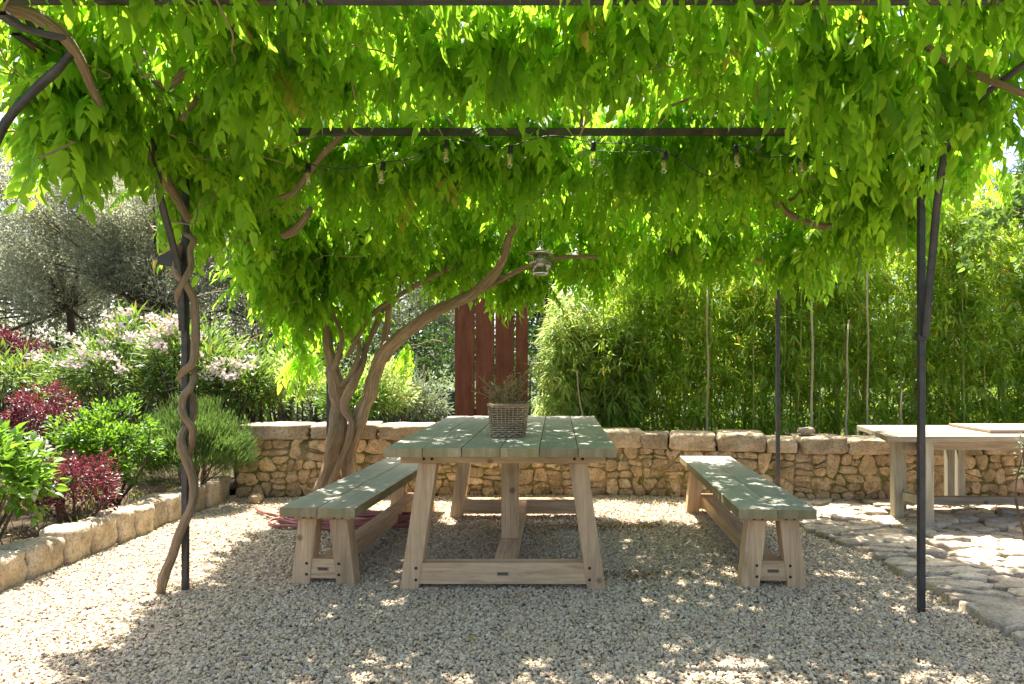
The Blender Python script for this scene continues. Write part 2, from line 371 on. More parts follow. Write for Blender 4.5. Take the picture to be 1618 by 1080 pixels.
def bsp(poly, amin, amax, asp, tilt, gap, rs):
    P_ = np.array(poly); w, h = P_.max(0)-P_.min(0); x, y = P_[:, 0], P_[:, 1]
    area = abs(np.dot(x, np.roll(y, -1))-np.dot(y, np.roll(x, -1)))/2
    if area < amin*.4: return []
    if area < amin*(amax/amin)**rs.random()**1.3: return [poly]
    vert = w/asp > h*rs.uniform(.75, 1.3); c = P_.min(0)+np.array((w, h))*rs.uniform(.36, .64, 2); a = rs.normal(0, tilt)
    n = np.array((math.cos(a), math.sin(a))) if vert else np.array((math.sin(a*.6), math.cos(a*.6)))
    q0 = clip(poly, c[0]-n[0]*gap/2, c[1]-n[1]*gap/2, n[0], n[1]); q1 = clip(poly, c[0]+n[0]*gap/2, c[1]+n[1]*gap/2, -n[0], -n[1])
    out = []
    for q in (q0, q1):
        if len(q) > 2: out += bsp([tuple(k) for k in q], amin, amax, asp, tilt, gap, rs)
    return out
def smooth_poly(poly, n=16, it=2):
    p = np.array(poly, float)
    for _ in range(it):
        q = np.roll(p, -1, 0); p = np.stack([p*.78+q*.22, p*.22+q*.78], 1).reshape(-1, 2)
    q = np.vstack([p, p[:1]]); L = np.concatenate([[0], np.cumsum(np.linalg.norm(np.diff(q, axis=0), axis=1))])
    if L[-1] < .05: return None
    t = np.linspace(0, L[-1], n, endpoint=False)
    return np.stack([np.interp(t, L, q[:, 0]), np.interp(t, L, q[:, 1])], 1)
def slab(poly, rings, f, seed=0, amp=.006, out=.04):
    c = poly.mean(0); V = []
    for s, w in rings:
        for k, p in enumerate(poly):
            jx = 1+out*noise.noise(Vector((k*.7+seed, seed*1.3, 0)))
            q = c+(p-c)*s*jx
            V.append(f(q[0], q[1], w+amp*noise.noise(Vector((q[0]*14+seed, q[1]*14, seed)))+amp*.6*noise.noise(Vector((q[0]*40, q[1]*40, seed)))))
    V.append(f(c[0], c[1], rings[-1][1]*1.04)); n = len(poly); T = []
    for i in range(len(rings)-1):
        for k in range(n):
            a = i*n+k; b = i*n+(k+1) % n; T += [(a, b, b+n), (a, b+n, a+n)]
    L = (len(rings)-1)*n
    for k in range(n): T.append((L+k, L+(k+1) % n, len(V)-1))
    return np.array(V), np.array(T)
def rock(size, seed, k=5.0, cutsn=4, amp=.07, freq=1.4):
    bm = bmesh.new(); bmesh.ops.create_cube(bm, size=2.0); bmesh.ops.subdivide_edges(bm, edges=bm.edges[:], cuts=cutsn, use_grid_fill=True)
    bmesh.ops.triangulate(bm, faces=bm.faces[:])
    V = np.array([v.co[:] for v in bm.verts]); bm.faces.ensure_lookup_table(); T = np.array([[v.index for v in f.verts] for f in bm.faces]); bm.free()
    V = V/(np.sum(np.abs(V)**k, axis=1)**(1/k))[:, None]
    for i, p in enumerate(V):
        q = Vector(p)*freq+Vector((seed*3.7, seed*1.9, 0))
        V[i] = p*(1+amp*noise.noise(q)*1.6+amp*.7*noise.noise(q*2.7)+amp*.35*noise.noise(q*6))
    return V*np.array(size)/2, T
def sub_grid(x0, x1, y0, y1, nx, ny, zf):
    xs = np.linspace(x0, x1, nx); ys = np.linspace(y0, y1, ny); X, Y = np.meshgrid(xs, ys)
    Z = np.vectorize(zf)(X, Y); V = np.stack([X, Y, Z], 2).reshape(-1, 3); T = []
    for j in range(ny-1):
        for i in range(nx-1): a = j*nx+i; T += [(a, a+1, a+nx+1), (a, a+nx+1, a+nx)]
    return V, np.array(T)

# ================================================================== THE GROUND
def gz(x, y): return .012*noise.noise(Vector((x*.9, y*.9, 0)))
V, T = sub_grid(-200, 200, -60, 400, 12, 14, lambda x, y: -.06)
tag(part('ground', V, T, M['land'], None), 'dark green garden land around the terrace', None, None, 'structure')
EDGE = [(2.06, -2), (2.05, 2.9), (2.04, 3.45), (2.03, 3.95), (2.02, 4.4), (1.86, 4.9), (1.80, 5.4), (1.95, 6.2)]   # where paving meets gravel
def edge_x(y): return float(np.interp(y, [e[1] for e in EDGE], [e[0] for e in EDGE]))
V, T = sub_grid(-3.08, 2.6, -2.0, 6.6, 60, 80, lambda x, y: gz(x, y)-.012)
tag(part('gravel_bed', V, T, M['bed'], None, smooth=True), 'pale gravel base under the loose stones', None, None, 'structure')
def gravel():
    pts, sc_, dens = [], [], []
    def fill(x0, x1, y0, y1, per, smin, smax):
        n = int((x1-x0)*(y1-y0)*per); x = rng.uniform(x0, x1, n); y = rng.uniform(y0, y1, n)
        s = rng.uniform(smin, smax, n)*np.where(rng.random(n) < .03, 1.45, 1)
        ok = x < np.interp(y, [e[1] for e in EDGE], [e[0] for e in EDGE])+.06*rng.random(n)+.02
        x, y, s = x[ok], y[ok], s[ok]
        z = np.array([gz(a, b) for a, b in zip(x, y)])-.007+rng.random(len(x))*.008
        pts.append(np.stack([x, y, z], 1)); sc_.append(s)
    fill(-3.1, 2.15, 2.0, 3.4, 8600, .0050, .0098)
    fill(-3.1, 2.15, 3.4, 4.6, 7400, .0053, .0102)
    fill(-3.1, 2.1, 4.6, 6.45, 5200, .0064, .0112)
    Pn = np.vstack(pts); S = np.concatenate(sc_); n = len(Pn)
    me = bpy.data.meshes.new('gravel'); me.vertices.add(n); me.vertices.foreach_set('co', Pn.astype(np.float32).ravel())
    a = me.attributes.new('scl', 'FLOAT_VECTOR', 'POINT')
    a.data.foreach_set('vector', (S[:, None]*np.stack([rng.uniform(.9, 1.5, n), rng.uniform(.75, 1.1, n), rng.uniform(.5, .8, n)], 1)).astype(np.float32).ravel())
    a = me.attributes.new('rot', 'FLOAT_VECTOR', 'POINT')
    a.data.foreach_set('vector', np.stack([rng.normal(0, .45, n), rng.normal(0, .45, n), rng.uniform(0, 6.28, n)], 1).astype(np.float32).ravel())
    me.update(); o = link('gravel', me); tag(o, 'pale loose crushed gravel covering the terrace', None, None, 'stuff')
    gn = bpy.data.node_groups.new('gravel scatter', 'GeometryNodeTree')
    gn.interface.new_socket('Geometry', in_out='INPUT', socket_type='NodeSocketGeometry'); gn.interface.new_socket('Geometry', in_out='OUTPUT', socket_type='NodeSocketGeometry')
    N = gn.nodes; L = gn.links; i = N.new('NodeGroupInput'); out = N.new('NodeGroupOutput'); j = N.new('GeometryNodeJoinGeometry')
    for q, sub in enumerate((1, 2, 1)):
        ic = N.new('GeometryNodeMeshIcoSphere'); ic.inputs['Radius'].default_value = 1; ic.inputs['Subdivisions'].default_value = sub
        sp = N.new('GeometryNodeSetPosition'); nz = N.new('ShaderNodeTexNoise'); nz.noise_dimensions = '4D'; nz.inputs['W'].default_value = q*5.3; nz.inputs['Scale'].default_value = 1.1
        ps = N.new('GeometryNodeInputPosition'); L.new(ps.outputs[0], nz.inputs['Vector'])
        ad = N.new('ShaderNodeVectorMath'); ad.operation = 'SUBTRACT'; ad.inputs[1].default_value = (.5, .5, .5); L.new(nz.outputs['Color'], ad.inputs[0])
        sm = N.new('ShaderNodeVectorMath'); sm.operation = 'SCALE'; sm.inputs['Scale'].default_value = 1.3; L.new(ad.outputs[0], sm.inputs[0])
        L.new(ic.outputs['Mesh'], sp.inputs['Geometry']); L.new(sm.outputs[0], sp.inputs['Offset'])
        ms = N.new('GeometryNodeSetMaterial'); ms.inputs['Material'].default_value = M['pebble']; L.new(sp.outputs[0], ms.inputs[0])
        gi = N.new('GeometryNodeGeometryToInstance'); L.new(ms.outputs[0], gi.inputs[0]); L.new(gi.outputs[0], j.inputs[0])
    ip = N.new('GeometryNodeInstanceOnPoints'); L.new(i.outputs[0], ip.inputs['Points']); L.new(j.outputs[0], ip.inputs['Instance']); ip.inputs['Pick Instance'].default_value = True
    for nm, sk in (('rot', 'Rotation'), ('scl', 'Scale')):
        at = N.new('GeometryNodeInputNamedAttribute'); at.data_type = 'FLOAT_VECTOR'; at.inputs['Name'].default_value = nm
        L.new(at.outputs[0], ip.inputs[sk])
    L.new(ip.outputs[0], out.inputs[0])
    md = o.modifiers.new('scatter', 'NODES'); md.node_group = gn
gravel()
# garden beds (left of the kerb and behind the wall)
def bedz(x, y): return .10+.05*noise.noise(Vector((x*.8, y*.8, 3)))+.02*noise.noise(Vector((x*5, y*5, 3)))
V, T = sub_grid(-14, -3.12, -1, 6.7, 60, 50, bedz); tag(part('garden_soil', V, T, M['soil'], None, smooth=True), 'dark garden soil behind the stone edging', None, None, 'structure')
V, T = sub_grid(-14, 9, 6.62, 14, 90, 40, lambda x, y: .0+.05*noise.noise(Vector((x*.5, y*.5, 3)))+.02*noise.noise(Vector((x*5, y*5, 3)))); tag(part('terrain', V, T, M['soil'], None, smooth=True), 'planted earth behind the low stone wall', None, None, 'structure')
# crazy paving
pav = link('paving', mesh('paving', *sub_grid(0, 1, 0, 1, 2, 2, lambda x, y: 0), M['mortar'])); 
V = []; ys = np.linspace(1.0, 6.35, 40); T = []
for q, y in enumerate(ys): V += [(edge_x(y)+.03, y, .014), (6.2, y, .014)]
for q in range(39): a = 2*q; T += [(a, a+1, a+3), (a, a+3, a+2)]
old = pav.data; pav.data = mesh('paving', V, T, M['grit']); bpy.data.meshes.remove(old)
tag(pav, 'crazy paving of rough pale limestone right of the gravel', None, None, 'structure')
bound = [(edge_x(y), y) for y in np.linspace(2.1, 6.3, 14)][::-1]+[(6.1, 2.1), (6.1, 6.3)]
def pieces(name, polys, make, mat, root, most=285, near=None):
    got = []
    for i, poly in enumerate(polys):
        r_ = make(i, poly)
        if r_ is not None: got.append((np.ptp(r_[0][:, 0])*max(np.ptp(r_[0][:, 2]), np.ptp(r_[0][:, 1]))/r_[0][:, 1].mean()**2*(1 if near is None or near(r_[0].mean(0)) else .01), i, r_))
    got.sort(key=lambda q: -q[0])
    for _, i, (V, T) in got[:most]: part(name, V, T, mat, root, smooth=name != 'stone')
    if len(got) > most:
        V, T = joinT([q[2] for q in got[most:]]); tag(part(name+'s', V, T, mat, root), None, None, None, 'stuff')
def flag(i, poly):
    p = smooth_poly(poly, 22, 1)
    if p is None: return None
    if np.cross(p[1]-p[0], p[2]-p[1]) < 0: p = p[::-1]
    h = .026+.020*random.random(); tx, ty = random.uniform(-.05, .05), random.uniform(-.06, .06); c = p.mean(0)
    return slab(p, ((1.03, -.02), (1.01, h*.6), (.99, h*.92), (.95, h), (.55, h*1.02)), lambda u, v, w: (u, v, w+((u-c[0])*tx+(v-c[1])*ty if w > .012 else 0)), i, .013, .22)
pieces('flagstone', bsp(bound, .020, .15, 1.8, .45, .010, np.random.default_rng(5)), flag, M['flag'], pav, near=lambda c: c[0]/c[1] < .72)

# ================================================================== THE LOW WALL
WP = np.array([(-2.97, 6.33), (-1.5, 6.42), (.7, 6.42), (2.1, 6.12), (6.0, 5.98)])
WL = np.concatenate([[0], np.cumsum(np.linalg.norm(np.diff(WP, axis=0), axis=1))])
def wallpt(u, v, w):
    x = np.interp(u, WL, WP[:, 0]); y = np.interp(u, WL, WP[:, 1]); return (x+0*w, y-w, v)
def utop(u):   return float(np.interp(u, [0, 2.3, 3.4, 4.5, 9.1], [.53, .53, .455, .435, .425]))
wall = thing('stone_wall', 'low dry stone wall of rough ochre rubble behind the dining table', 'wall', (0, 6.4, 0))
LT = WL[-1]
V = []; T = []
us = np.linspace(0, LT, 40)
for u in us:
    tz = utop(u)
    for (v, w) in ((-.05, -.001), (tz+.01, -.001), (tz+.01, -.36), (-.05, -.36)): V.append(wallpt(u, v, w))
for i in range(39):
    for k in range(4): a = i*4+k; b = i*4+(k+1) % 4; T += [(a, b, b+4), (a, b+4, a+4)]
T += [(0, 2, 1), (0, 3, 2), (156, 157, 158), (156, 158, 159)]
part('mortar_core', V, T, M['mortar'], wall)
bound = [(0, 0), (LT, 0)]+[(u, utop(u)) for u in np.linspace(LT, 0, 12)]
def rubble(i, poly):
    p = smooth_poly(poly, 18, 1)
    if p is None: return None
    b = random.uniform(.004, .028)
    return slab(p, ((1.0, -.10), (1.03, -.014), (.985, b*.75), (.90, b), (.5, b*1.05)), wallpt, i+50, .028, .26)
pieces('stone', bsp(bound, .0078, .055, 1.5, .28, .007, np.random.default_rng(8)), rubble, M['wallstone'], wall, near=lambda c: c[0] < 4.3)
u = 0.0; k = 0
capw = [.66, .62, .55, .40, .42, .36, .30, .48, .26, .43, .44, .27, .42, .40, .33, .45, .38, .50, .42, .44]
while u < LT and k < len(capw):
    w = capw[k]; m = min(u+w/2, LT); x, y, _ = wallpt(m, 0, 0); z0 = utop(m)
    hh = .14+random.uniform(-.012, .02)+(.03 if k in (10,) else 0)
    x2, y2, _ = wallpt(min(m+.05, LT), 0, 0); x1, y1, _ = wallpt(m-.05, 0, 0)
    V, T = rock((w-.010, .40, hh*random.uniform(.92, 1.08)), k+3, 13, 8, .05, 1.5); a = math.atan2(y2-y1, x2-x1)
    V = V@np.array(Matrix.Rotation(-a, 3, 'Z')); V = V+np.array((x, y+.155, z0+hh/2-.004))
    part('coping_stone', V, T, M['cap'], wall, smooth=True); u += w; k += 1
# loose stones
V, T = rock((.16, .10, .065), 4, 2.6, 3, .12); o = part('loose_stone', V+P(1277, 683, 6.2)+np.array((0, .05, .012)), T, M['border'], None, smooth=True)
tag(o, 'small pale stone lying on top of the low wall beside a cane', 'stone')
V, T = rock((.13, .12, .09), 9, 2.6, 3, .12); o = part('loose_stone', V+np.array(((404-CX)*6.1/F, 6.1, .035)), T, M['cap'], None, smooth=True)
tag(o, 'rounded brown stone on the gravel at the left foot of the wall', 'stone')
# ================================================================== STONE EDGING OF THE BED
kb = thing('stone_edging', 'curb of big pale limestone blocks between gravel and flower bed', 'edging', (-3.1, 5, 0))
ds = [2.5, 2.82, 3.1, 3.42, 3.70, 3.92, 4.21, 4.46, 4.71, 4.885, 5.09, 5.30, 5.52, 5.70, 5.88, 6.09, 6.33]
for i in range(len(ds)-1):
    a, b = ds[i], ds[i+1]; hh = .235+random.uniform(-.02, .015); V, T = rock((.22+random.uniform(-.02, .03), (b-a)-.010, hh), i+20, 8.5, 8, .085, 1.25)
    xx = -3.0-.035*max(0, (4.6-a))+random.uniform(-.012, .012)
    part('edging_stone', V+np.array((xx-.11, (a+b)/2, hh/2-.035)), T, M['border'], kb, smooth=True)

# ================================================================== TABLE AND BENCHES
def plank_pick(f): n = f.normal; return 0 if n.z > .75 else (2 if abs(n.y) > .8 else 1)
PM = [M['plank_top'], M['plank_side'], M['plank_end']]
boltme = None
def bolt(x, y, z, root):
    global boltme
    if boltme is None:
        V, T = lathe(((.0001, -.004), (.0075, -.003), (.0085, 0), (.006, .004), (.0001, .005)), 8); V = V[:, [0, 2, 1]]*np.array((1, -1, 1))
        boltme = mesh('bolt', V, T, M['bolt'])
    return link('bolt', boltme, root, (x, y, z))
def trestle(root, W_, Lh, top, thick, nplank, lw, lt, splay, insx, insy, beamw, sz0, sz1, apr, mid):
    # local frame: x across, y along, z up, centre at the origin; near end is -y
    gap = .003; pw = W_/nplank
    for k in range(nplank):
        e = random.uniform(-.004, .004); dz = random.uniform(-.0015, .0015)
        x0 = -W_/2+k*pw
        box('plank', x0+gap/2, x0+pw-gap/2, -Lh/2+e, Lh/2+random.uniform(-.004, .004), top-thick+dz, top+dz, PM, root, .0035, plank_pick)
    zl = top-thick-apr
    for s in (-1, 1):
        yc = s*(Lh/2-insy)
        box('apron', -W_/2+.05, W_/2-.05, yc-lt/2-.002, yc+lt/2+.002, zl, top-thick-.001, M['teak_x'], root)
        for t in (-1, 1):
            xt = t*(W_/2-insx); xb = xt+t*splay
            c = [(xb-lw/2, yc-lt/2, -.02), (xb+lw/2, yc-lt/2, -.02), (xb+lw/2, yc+lt/2, -.02), (xb-lw/2, yc+lt/2, -.02),
                 (xt-lw/2, yc-lt/2, zl), (xt+lw/2, yc-lt/2, zl), (xt+lw/2, yc+lt/2, zl), (xt-lw/2, yc+lt/2, zl)]
            bmobj('leg', hexa(c, .005), M['teak_z'], root)
            if s < 0:
                f = ((sz0+sz1)/2)/zl; xm = xb+(xt-xb)*f
                for dz in (-.28, .28): bolt(xm-t*lw*.28-t*(dz*.0), yc-lt/2-.001, (sz0+sz1)/2+dz*(sz1-sz0), root)
                for dx in (-.02, .025): bolt(xt+dx, yc-lt/2-.004, zl+apr*.45, root)
        f = ((sz0+sz1)/2)/zl; xs = (W_/2-insx)+splay*(1-f)-lw/2
        e2 = splay*(sz1-sz0)/zl/2
        c = cuts(-xs, xs, yc-lt/2+.006, yc+lt/2-.006, sz0, sz1)
        c = [((x+(-e2 if z > sz0 else e2)*(1 if x > 0 else -1)), y, z) for x, y, z in c]
        bmobj('stretcher', hexa(c, .003), M['teak_x'], root)
    ye = Lh/2-insy-lt/2+.004
    box('long_beam', -beamw/2, beamw/2, -ye, ye, sz0+.012, sz1-.004, M['teak_y'], root)
    if mid: box('centre_post', -beamw/2+.004, beamw/2-.004, -.38, -.27, sz1-.003, top-thick-.001, M['teak_z'], root); box('centre_rail', -W_/2+.08, W_/2-.08, -.375, -.275, zl, top-thick-.002, M['teak_x'], root)
    # small stamped maker's plate on the near stretcher
    yc = -(Lh/2-insy)-lt/2+.004; zc = (sz0+sz1)/2
    pl = box('name_plate', -.032, .032, yc-.0012, yc+.004, zc-.010, zc+.010, M['platem'], root, .001)
    for q in range(8): 
        b = box('mark', -.026+q*.0066, -.0225+q*.0066, yc-.0024, yc-.0004, zc-.005, zc+.005, M['bolt'], root, 0); b.parent = pl; b.location -= pl.location
M['platem'] = NG('plate').finish((.24, .18, .12), .5)
tb = thing('dining_table', 'large teak trestle table with thick green weathered planks and basket on top', 'table', (-.298, (3.59+5.76)/2, 0))
trestle(tb, 1.228, 2.17, .797, .048, 6, .102, .10, .105, .150+.05, .215, .115, .028, .143, .055, True)
bl = thing('bench', 'long teak bench left of the dining table near the tree trunk', 'bench', (0, 0, 0), 0, 'benches beside the dining table')
trestle(bl, .425, 2.12, .450, .053, 2, .105, .10, .045, .125, .13, .10, .035, .145, .028, False)
bl.location = (-1.318+.055, 3.75+1.06, 0); bl.rotation_euler = (0, 0, R(-3.0))
br = copy_tree(bl); br['label'] = 'long teak bench right of the dining table beside a thin post'
br.location = (1.197+.033, 3.67+1.10, 0); br.rotation_euler = (0, 0, R(-1.6))
# side table on the paving
sd = thing('side_table', 'pale bleached wooden table on the paving against the low wall', 'table', (3.3, 5.45, .06))
def wbox(name, x0, x1, y0, y1, z0, z1, mat, root, **k):
    b = root.location; return box(name, x0-b.x, x1-b.x, y0-b.y, y1-b.y, z0-b.z, z1-b.z, mat, root, **k)
def slant(name, pts, z0, z1, mat, root, bev=.003):
    b = root.location; c = [(x-b.x, y-b.y, z0-b.z) for x, y in pts]+[(x-b.x, y-b.y, z1-b.z) for x, y in pts]
    return bmobj(name, hexa(c, bev), mat, root)
yy = np.linspace(5.0, 5.9, 6)
for k in range(5):
    x0a = 2.42+.17*(yy[k]-5.0)/.9; x0b = 2.42+.17*(yy[k+1]-5.0)/.9; dz = random.uniform(-.002, .004)
    slant('plank', [(x0a, yy[k]+.002), (4.6, yy[k]+.002), (4.6, yy[k+1]-.002), (x0b, yy[k+1]-.002)], .668+dz, .707+dz, M['grey_x'], sd)
wbox('plank', 3.30, 4.6, 5.2, 5.75, .712, .735, M['grey_x'], sd)
for x0, y0, w in ((2.65, 5.36, .075), (2.82, 5.62, .06), (2.70, 5.04, .085), (3.32, 5.80, .06), (3.41, 5.80, .06), (4.3, 5.08, .085), (4.3, 5.7, .08)):
    wbox('leg', x0, x0+w, y0, y0+w, .02, .666, M['grey_z'], sd)
slant('stretcher', [(2.70, 5.34), (2.78, 5.12), (2.83, 5.14), (2.75, 5.37)], .17, .235, M['grey_z'], sd)
wbox('long_beam', 2.80, 4.4, 5.50, 5.56, .10, .165, M['grey_x'], sd)
wbox('apron', 2.62, 4.45, 5.14, 5.18, .59, .664, M['grey_x'], sd)

# ================================================================== PERGOLA
pg = thing('pergola', 'slim black metal pergola frame with curved braces overgrown by wisteria', 'pergola', (0, 4, 0))
def bar(name, p0, p1, w=.031, h=None):
    p0, p1 = Vector(p0), Vector(p1); d = (p1-p0).normalized(); u = Vector((0, 0, 1)) if abs(d.z) < .9 else Vector((0, 1, 0))
    s = d.cross(u).normalized()*(w/2); t = s.cross(d).normalized()*((h or w)/2); b = Vector(pg.location)
    c = [p0-s-t-b, p0+s-t-b, p0+s+t-b, p0-s+t-b, p1-s-t-b, p1+s-t-b, p1+s+t-b, p1-s+t-b]
    return bmobj(name, hexa(c, .003), M['metal'], pg)
ZT = 2.515
LX, RX = -2.04, 1.84
bar('post', (LX, 3.75, -.05), (LX, 3.75, ZT-.02)); bar('post', (RX, 3.45, -.05), (RX, 3.45, ZT-.02))
bar('post', ((1229-CX)*5.9/F, 5.9, -.05), ((1229-CX)*5.9/F, 5.9, ZT-.02)); bar('post', (-2.04, 6.1, .3), (-2.04, 6.1, ZT-.02))
bar('post', (-2.05, 2.32, -.05), (-2.05, 2.32, ZT-.02)); bar('post', (2.0, 2.35, -.05), (2.0, 2.35, ZT-.02))
bar('beam', (-2.7, 2.38, 2.522), (2.7, 2.38, 2.522), .034, .042)
bar('beam', (LX-.3, 3.75, ZT), (RX+.3, 3.75, ZT), .034, .036)
bar('beam', (LX-.3, 5.9, ZT), (RX+.3, 5.9, ZT)); bar('beam', (LX-.3, 4.9, ZT), (RX+.3, 4.9, ZT))
for x in (LX, RX): bar('rafter', (x, 2.0, ZT+.04), (x, 6.2, ZT+.04), .03)
bar('rafter', P(1108, 150, 3.95), P(1166, 66, 3.2), .022)
def brace(pts, w=.034, t=.012):
    p = catmull(pts, 8); V, T = [], []
    tan = np.gradient(p, axis=0); tan = unit(tan)
    for i in range(len(p)):
        s = np.cross(tan[i], (0, 0, 1.0)); s /= np.linalg.norm(s)+1e-9; n = np.cross(s, tan[i])
        for a, b in ((-1, -1), (1, -1), (1, 1), (-1, 1)): V.append(p[i]+s*a*w/2+n*b*t/2)
    for i in range(len(p)-1):
        for k in range(4): a = i*4+k; b = i*4+(k+1) % 4; T += [(a, b, b+4), (a, b+4, a+4)]
    part('brace', V, T, M['metal'], pg)
brace([(RX+.005, 3.42, 1.38), (RX+.005, 3.36, 1.75), P(1488, 270, 3.2), P(1522, 180, 3.02), (RX+.06, 2.6, 2.47), (RX+.1, 2.42, 2.5)])
brace([(LX, 3.72, 1.42), (LX, 3.68, 1.75), (LX-.005, 3.52, 2.1), P(236, 222, 3.3), (LX-.02, 3.0, 2.46), (LX-.02, 2.6, 2.5)])
brace([P(-45, 400, 2.34), P(-30, 290, 2.34), P(5, 200, 2.34), P(55, 142, 2.36), P(88, 112, 2.36), P(112, 85, 2.37)])
brace([P(0, 20, 2.0), P(40, 45, 2.1), P(100, 60, 2.2)])
bar('collar', (RX, 3.45, 1.36), (RX, 3.45, 1.40), .046)
# lamp on the left post
sp = thing('spotlight', 'small black spotlight fixed high on the left pergola post', 'spotlight', tuple(P(270, 410, 3.75)))
bm = hexa([(-.055, -.04, -.03), (.03, -.04, -.045), (.03, .04, -.045), (-.055, .04, -.03), (-.05, -.04, .012), (.04, -.04, .06), (.04, .04, .06), (-.05, .04, .012)], .004); bmobj('housing', bm, M['metal'], sp)
box('bracket', .02, .072, -.012, .012, -.012, .008, M['metal'], sp, .002)

# ================================================================== WISTERIA
wis = thing('wisteria', 'gnarled wisteria tree with twisted double trunk beside the left bench', 'wisteria', tuple(P(535, 790, 6.0)*np.array((1, 1, 0))))
vine = thing('climbing_wisteria', 'wisteria vine stem twisting up the left pergola post', 'wisteria', ((258-CX)*3.72/F, 3.72, 0))
def stem(name, pts, root, mat=None, sides=9, flute=.12, seed=0, sub=6):
    p = [P(a, b, c) for a, b, c, _ in pts]; r = [q[3] for q in pts]
    pp = catmull(p, sub); rr = np.interp(np.linspace(0, len(r)-1, len(pp)), range(len(r)), r)*(.72 if name == 'stem' else (.80 if name == 'trunk' else .85))
    rr = rr*np.array([1+.13*noise.noise(Vector(q)*9+Vector((seed*2, 0, 0)))+.10*max(0, noise.noise(Vector(q)*22))*2 for q in pp])
    for i in range(len(pp)): pp[i] += .35*rr[i]*np.array(noise.noise_vector(Vector(pp[i])*6+Vector((seed, 0, 0))))
    V, T, G = tube(pp, rr, sides, flute=flute, seed=seed)
    return part(name, V, T, mat or M['bark'], root, smooth=True, att=G)
stem('trunk', [(497, 792, 5.9, .05), (507, 765, 5.9, .055), (521, 730, 5.93, .07), (531, 690, 5.95, .092), (536, 650, 6, .095), (535, 615, 6, .09), (528, 585, 6, .075), (521, 555, 6, .052), (517, 520, 6, .04), (512, 470, 5.95, .03), (515, 420, 5.9, .02)], wis, sides=14, flute=.22, seed=1, sub=8)
stem('trunk', [(556, 796, 6.03, .10), (553, 760, 6.02, .09), (553, 720, 6.0, .08), (563, 680, 5.98, .078), (577, 640, 5.97, .078), (588, 600, 5.95, .078), (600, 563, 5.92, .075), (625, 538, 5.85, .065), (660, 511, 5.75, .062), (700, 488, 5.6, .058), (740, 468, 5.4, .052), (775, 438, 5.15, .045), (798, 405, 5.0, .036), (806, 372, 4.9, .031), (830, 335, 4.7, .034), (858, 297, 4.5, .032), (885, 262, 4.35, .028), (930, 235, 4.2, .02)], wis, sides=14, flute=.2, seed=4, sub=8)
stem('trunk', [(515, 790, 5.85, .035), (530, 745, 5.86, .035), (545, 710, 5.87, .032), (556, 670, 5.88, .03), (545, 640, 5.9, .045), (560, 600, 5.88, .05), (572, 575, 5.9, .035), (580, 545, 5.95, .03), (600, 500, 6, .028), (612, 470, 6, .024), (628, 415, 5.9, .022), (640, 370, 5.8, .018)], wis, sides=10, flute=.2, seed=8, sub=8)
stem('branch', [(603, 560, 5.95, .04), (610, 520, 5.97, .035), (617, 470, 5.95, .03), (625, 430, 5.9, .026), (632, 380, 5.8, .02)], wis, seed=11)
stem('branch', [(548, 565, 5.9, .02), (585, 500, 5.85, .022), (625, 470, 5.8, .024), (668, 445, 5.7, .024), (700, 428, 5.6, .02), (760, 400, 5.5, .014)], wis, seed=13)
stem('branch', [(525, 600, 6, .035), (535, 560, 5.9, .028), (540, 530, 5.88, .02), (524, 490, 5.9, .022), (520, 460, 5.9, .024), (505, 445, 5.85, .02), (516, 400, 5.8, .018), (514, 370, 5.7, .016)], wis, seed=15)
stem('branch', [(540, 610, 5.9, .03), (560, 580, 5.86, .028), (568, 545, 5.9, .022), (548, 520, 5.95, .02), (530, 480, 6, .018)], wis, seed=17)
stem('branch', [(745, 467, 5.45, .03), (800, 437, 5.2, .024), (850, 415, 5.0, .02), (900, 405, 4.9, .02), (945, 405, 4.85, .014)], wis, seed=19)
stem('branch', [(1222, 312, 4.3, .022), (1245, 336, 4.3, .026), (1280, 352, 4.25, .026), (1312, 358, 4.2, .024), (1335, 335, 4.15, .018), (1352, 300, 4.1, .014), (1370, 270, 4.0, .012)], wis, seed=21)
stem('branch', [(1318, 358, 4.2, .016), (1340, 338, 4.15, .011), (1358, 290, 4.1, .010)], wis, seed=22)
stem('branch', [(1235, 322, 4.3, .014), (1260, 308, 4.25, .010), (1282, 274, 4.2, .010)], wis, seed=23)
stem('branch', [(1400, 10, 2.9, .013), (1425, 42, 2.9, .016), (1480, 85, 2.9, .019), (1545, 118, 2.85, .018), (1600, 140, 2.8, .018), (1660, 160, 2.8, .016)], wis, seed=24)
stem('branch', [(1020, 160, 3.6, .008), (1050, 168, 3.5, .009), (1090, 155, 3.4, .009), (1140, 130, 3.3, .008)], wis, seed=25)
stem('branch', [(1225, 90, 3.6, .010), (1230, 160, 3.8, .012), (1226, 215, 3.9, .013), (1210, 260, 4.0, .012)], wis, seed=26)
stem('branch', [(770, 110, 3.4, .012), (755, 140, 3.4, .014), (740, 165, 3.5, .011)], wis, seed=27)
stem('branch', [(980, 60, 3.2, .010), (955, 95, 3.3, .012), (925, 150, 3.5, .010), (918, 200, 3.6, .010)], wis, seed=28)
stem('branch', [(1100, 315, 4.2, .014), (1060, 280, 4.3, .016), (1040, 250, 4.3, .012)], wis, seed=29)
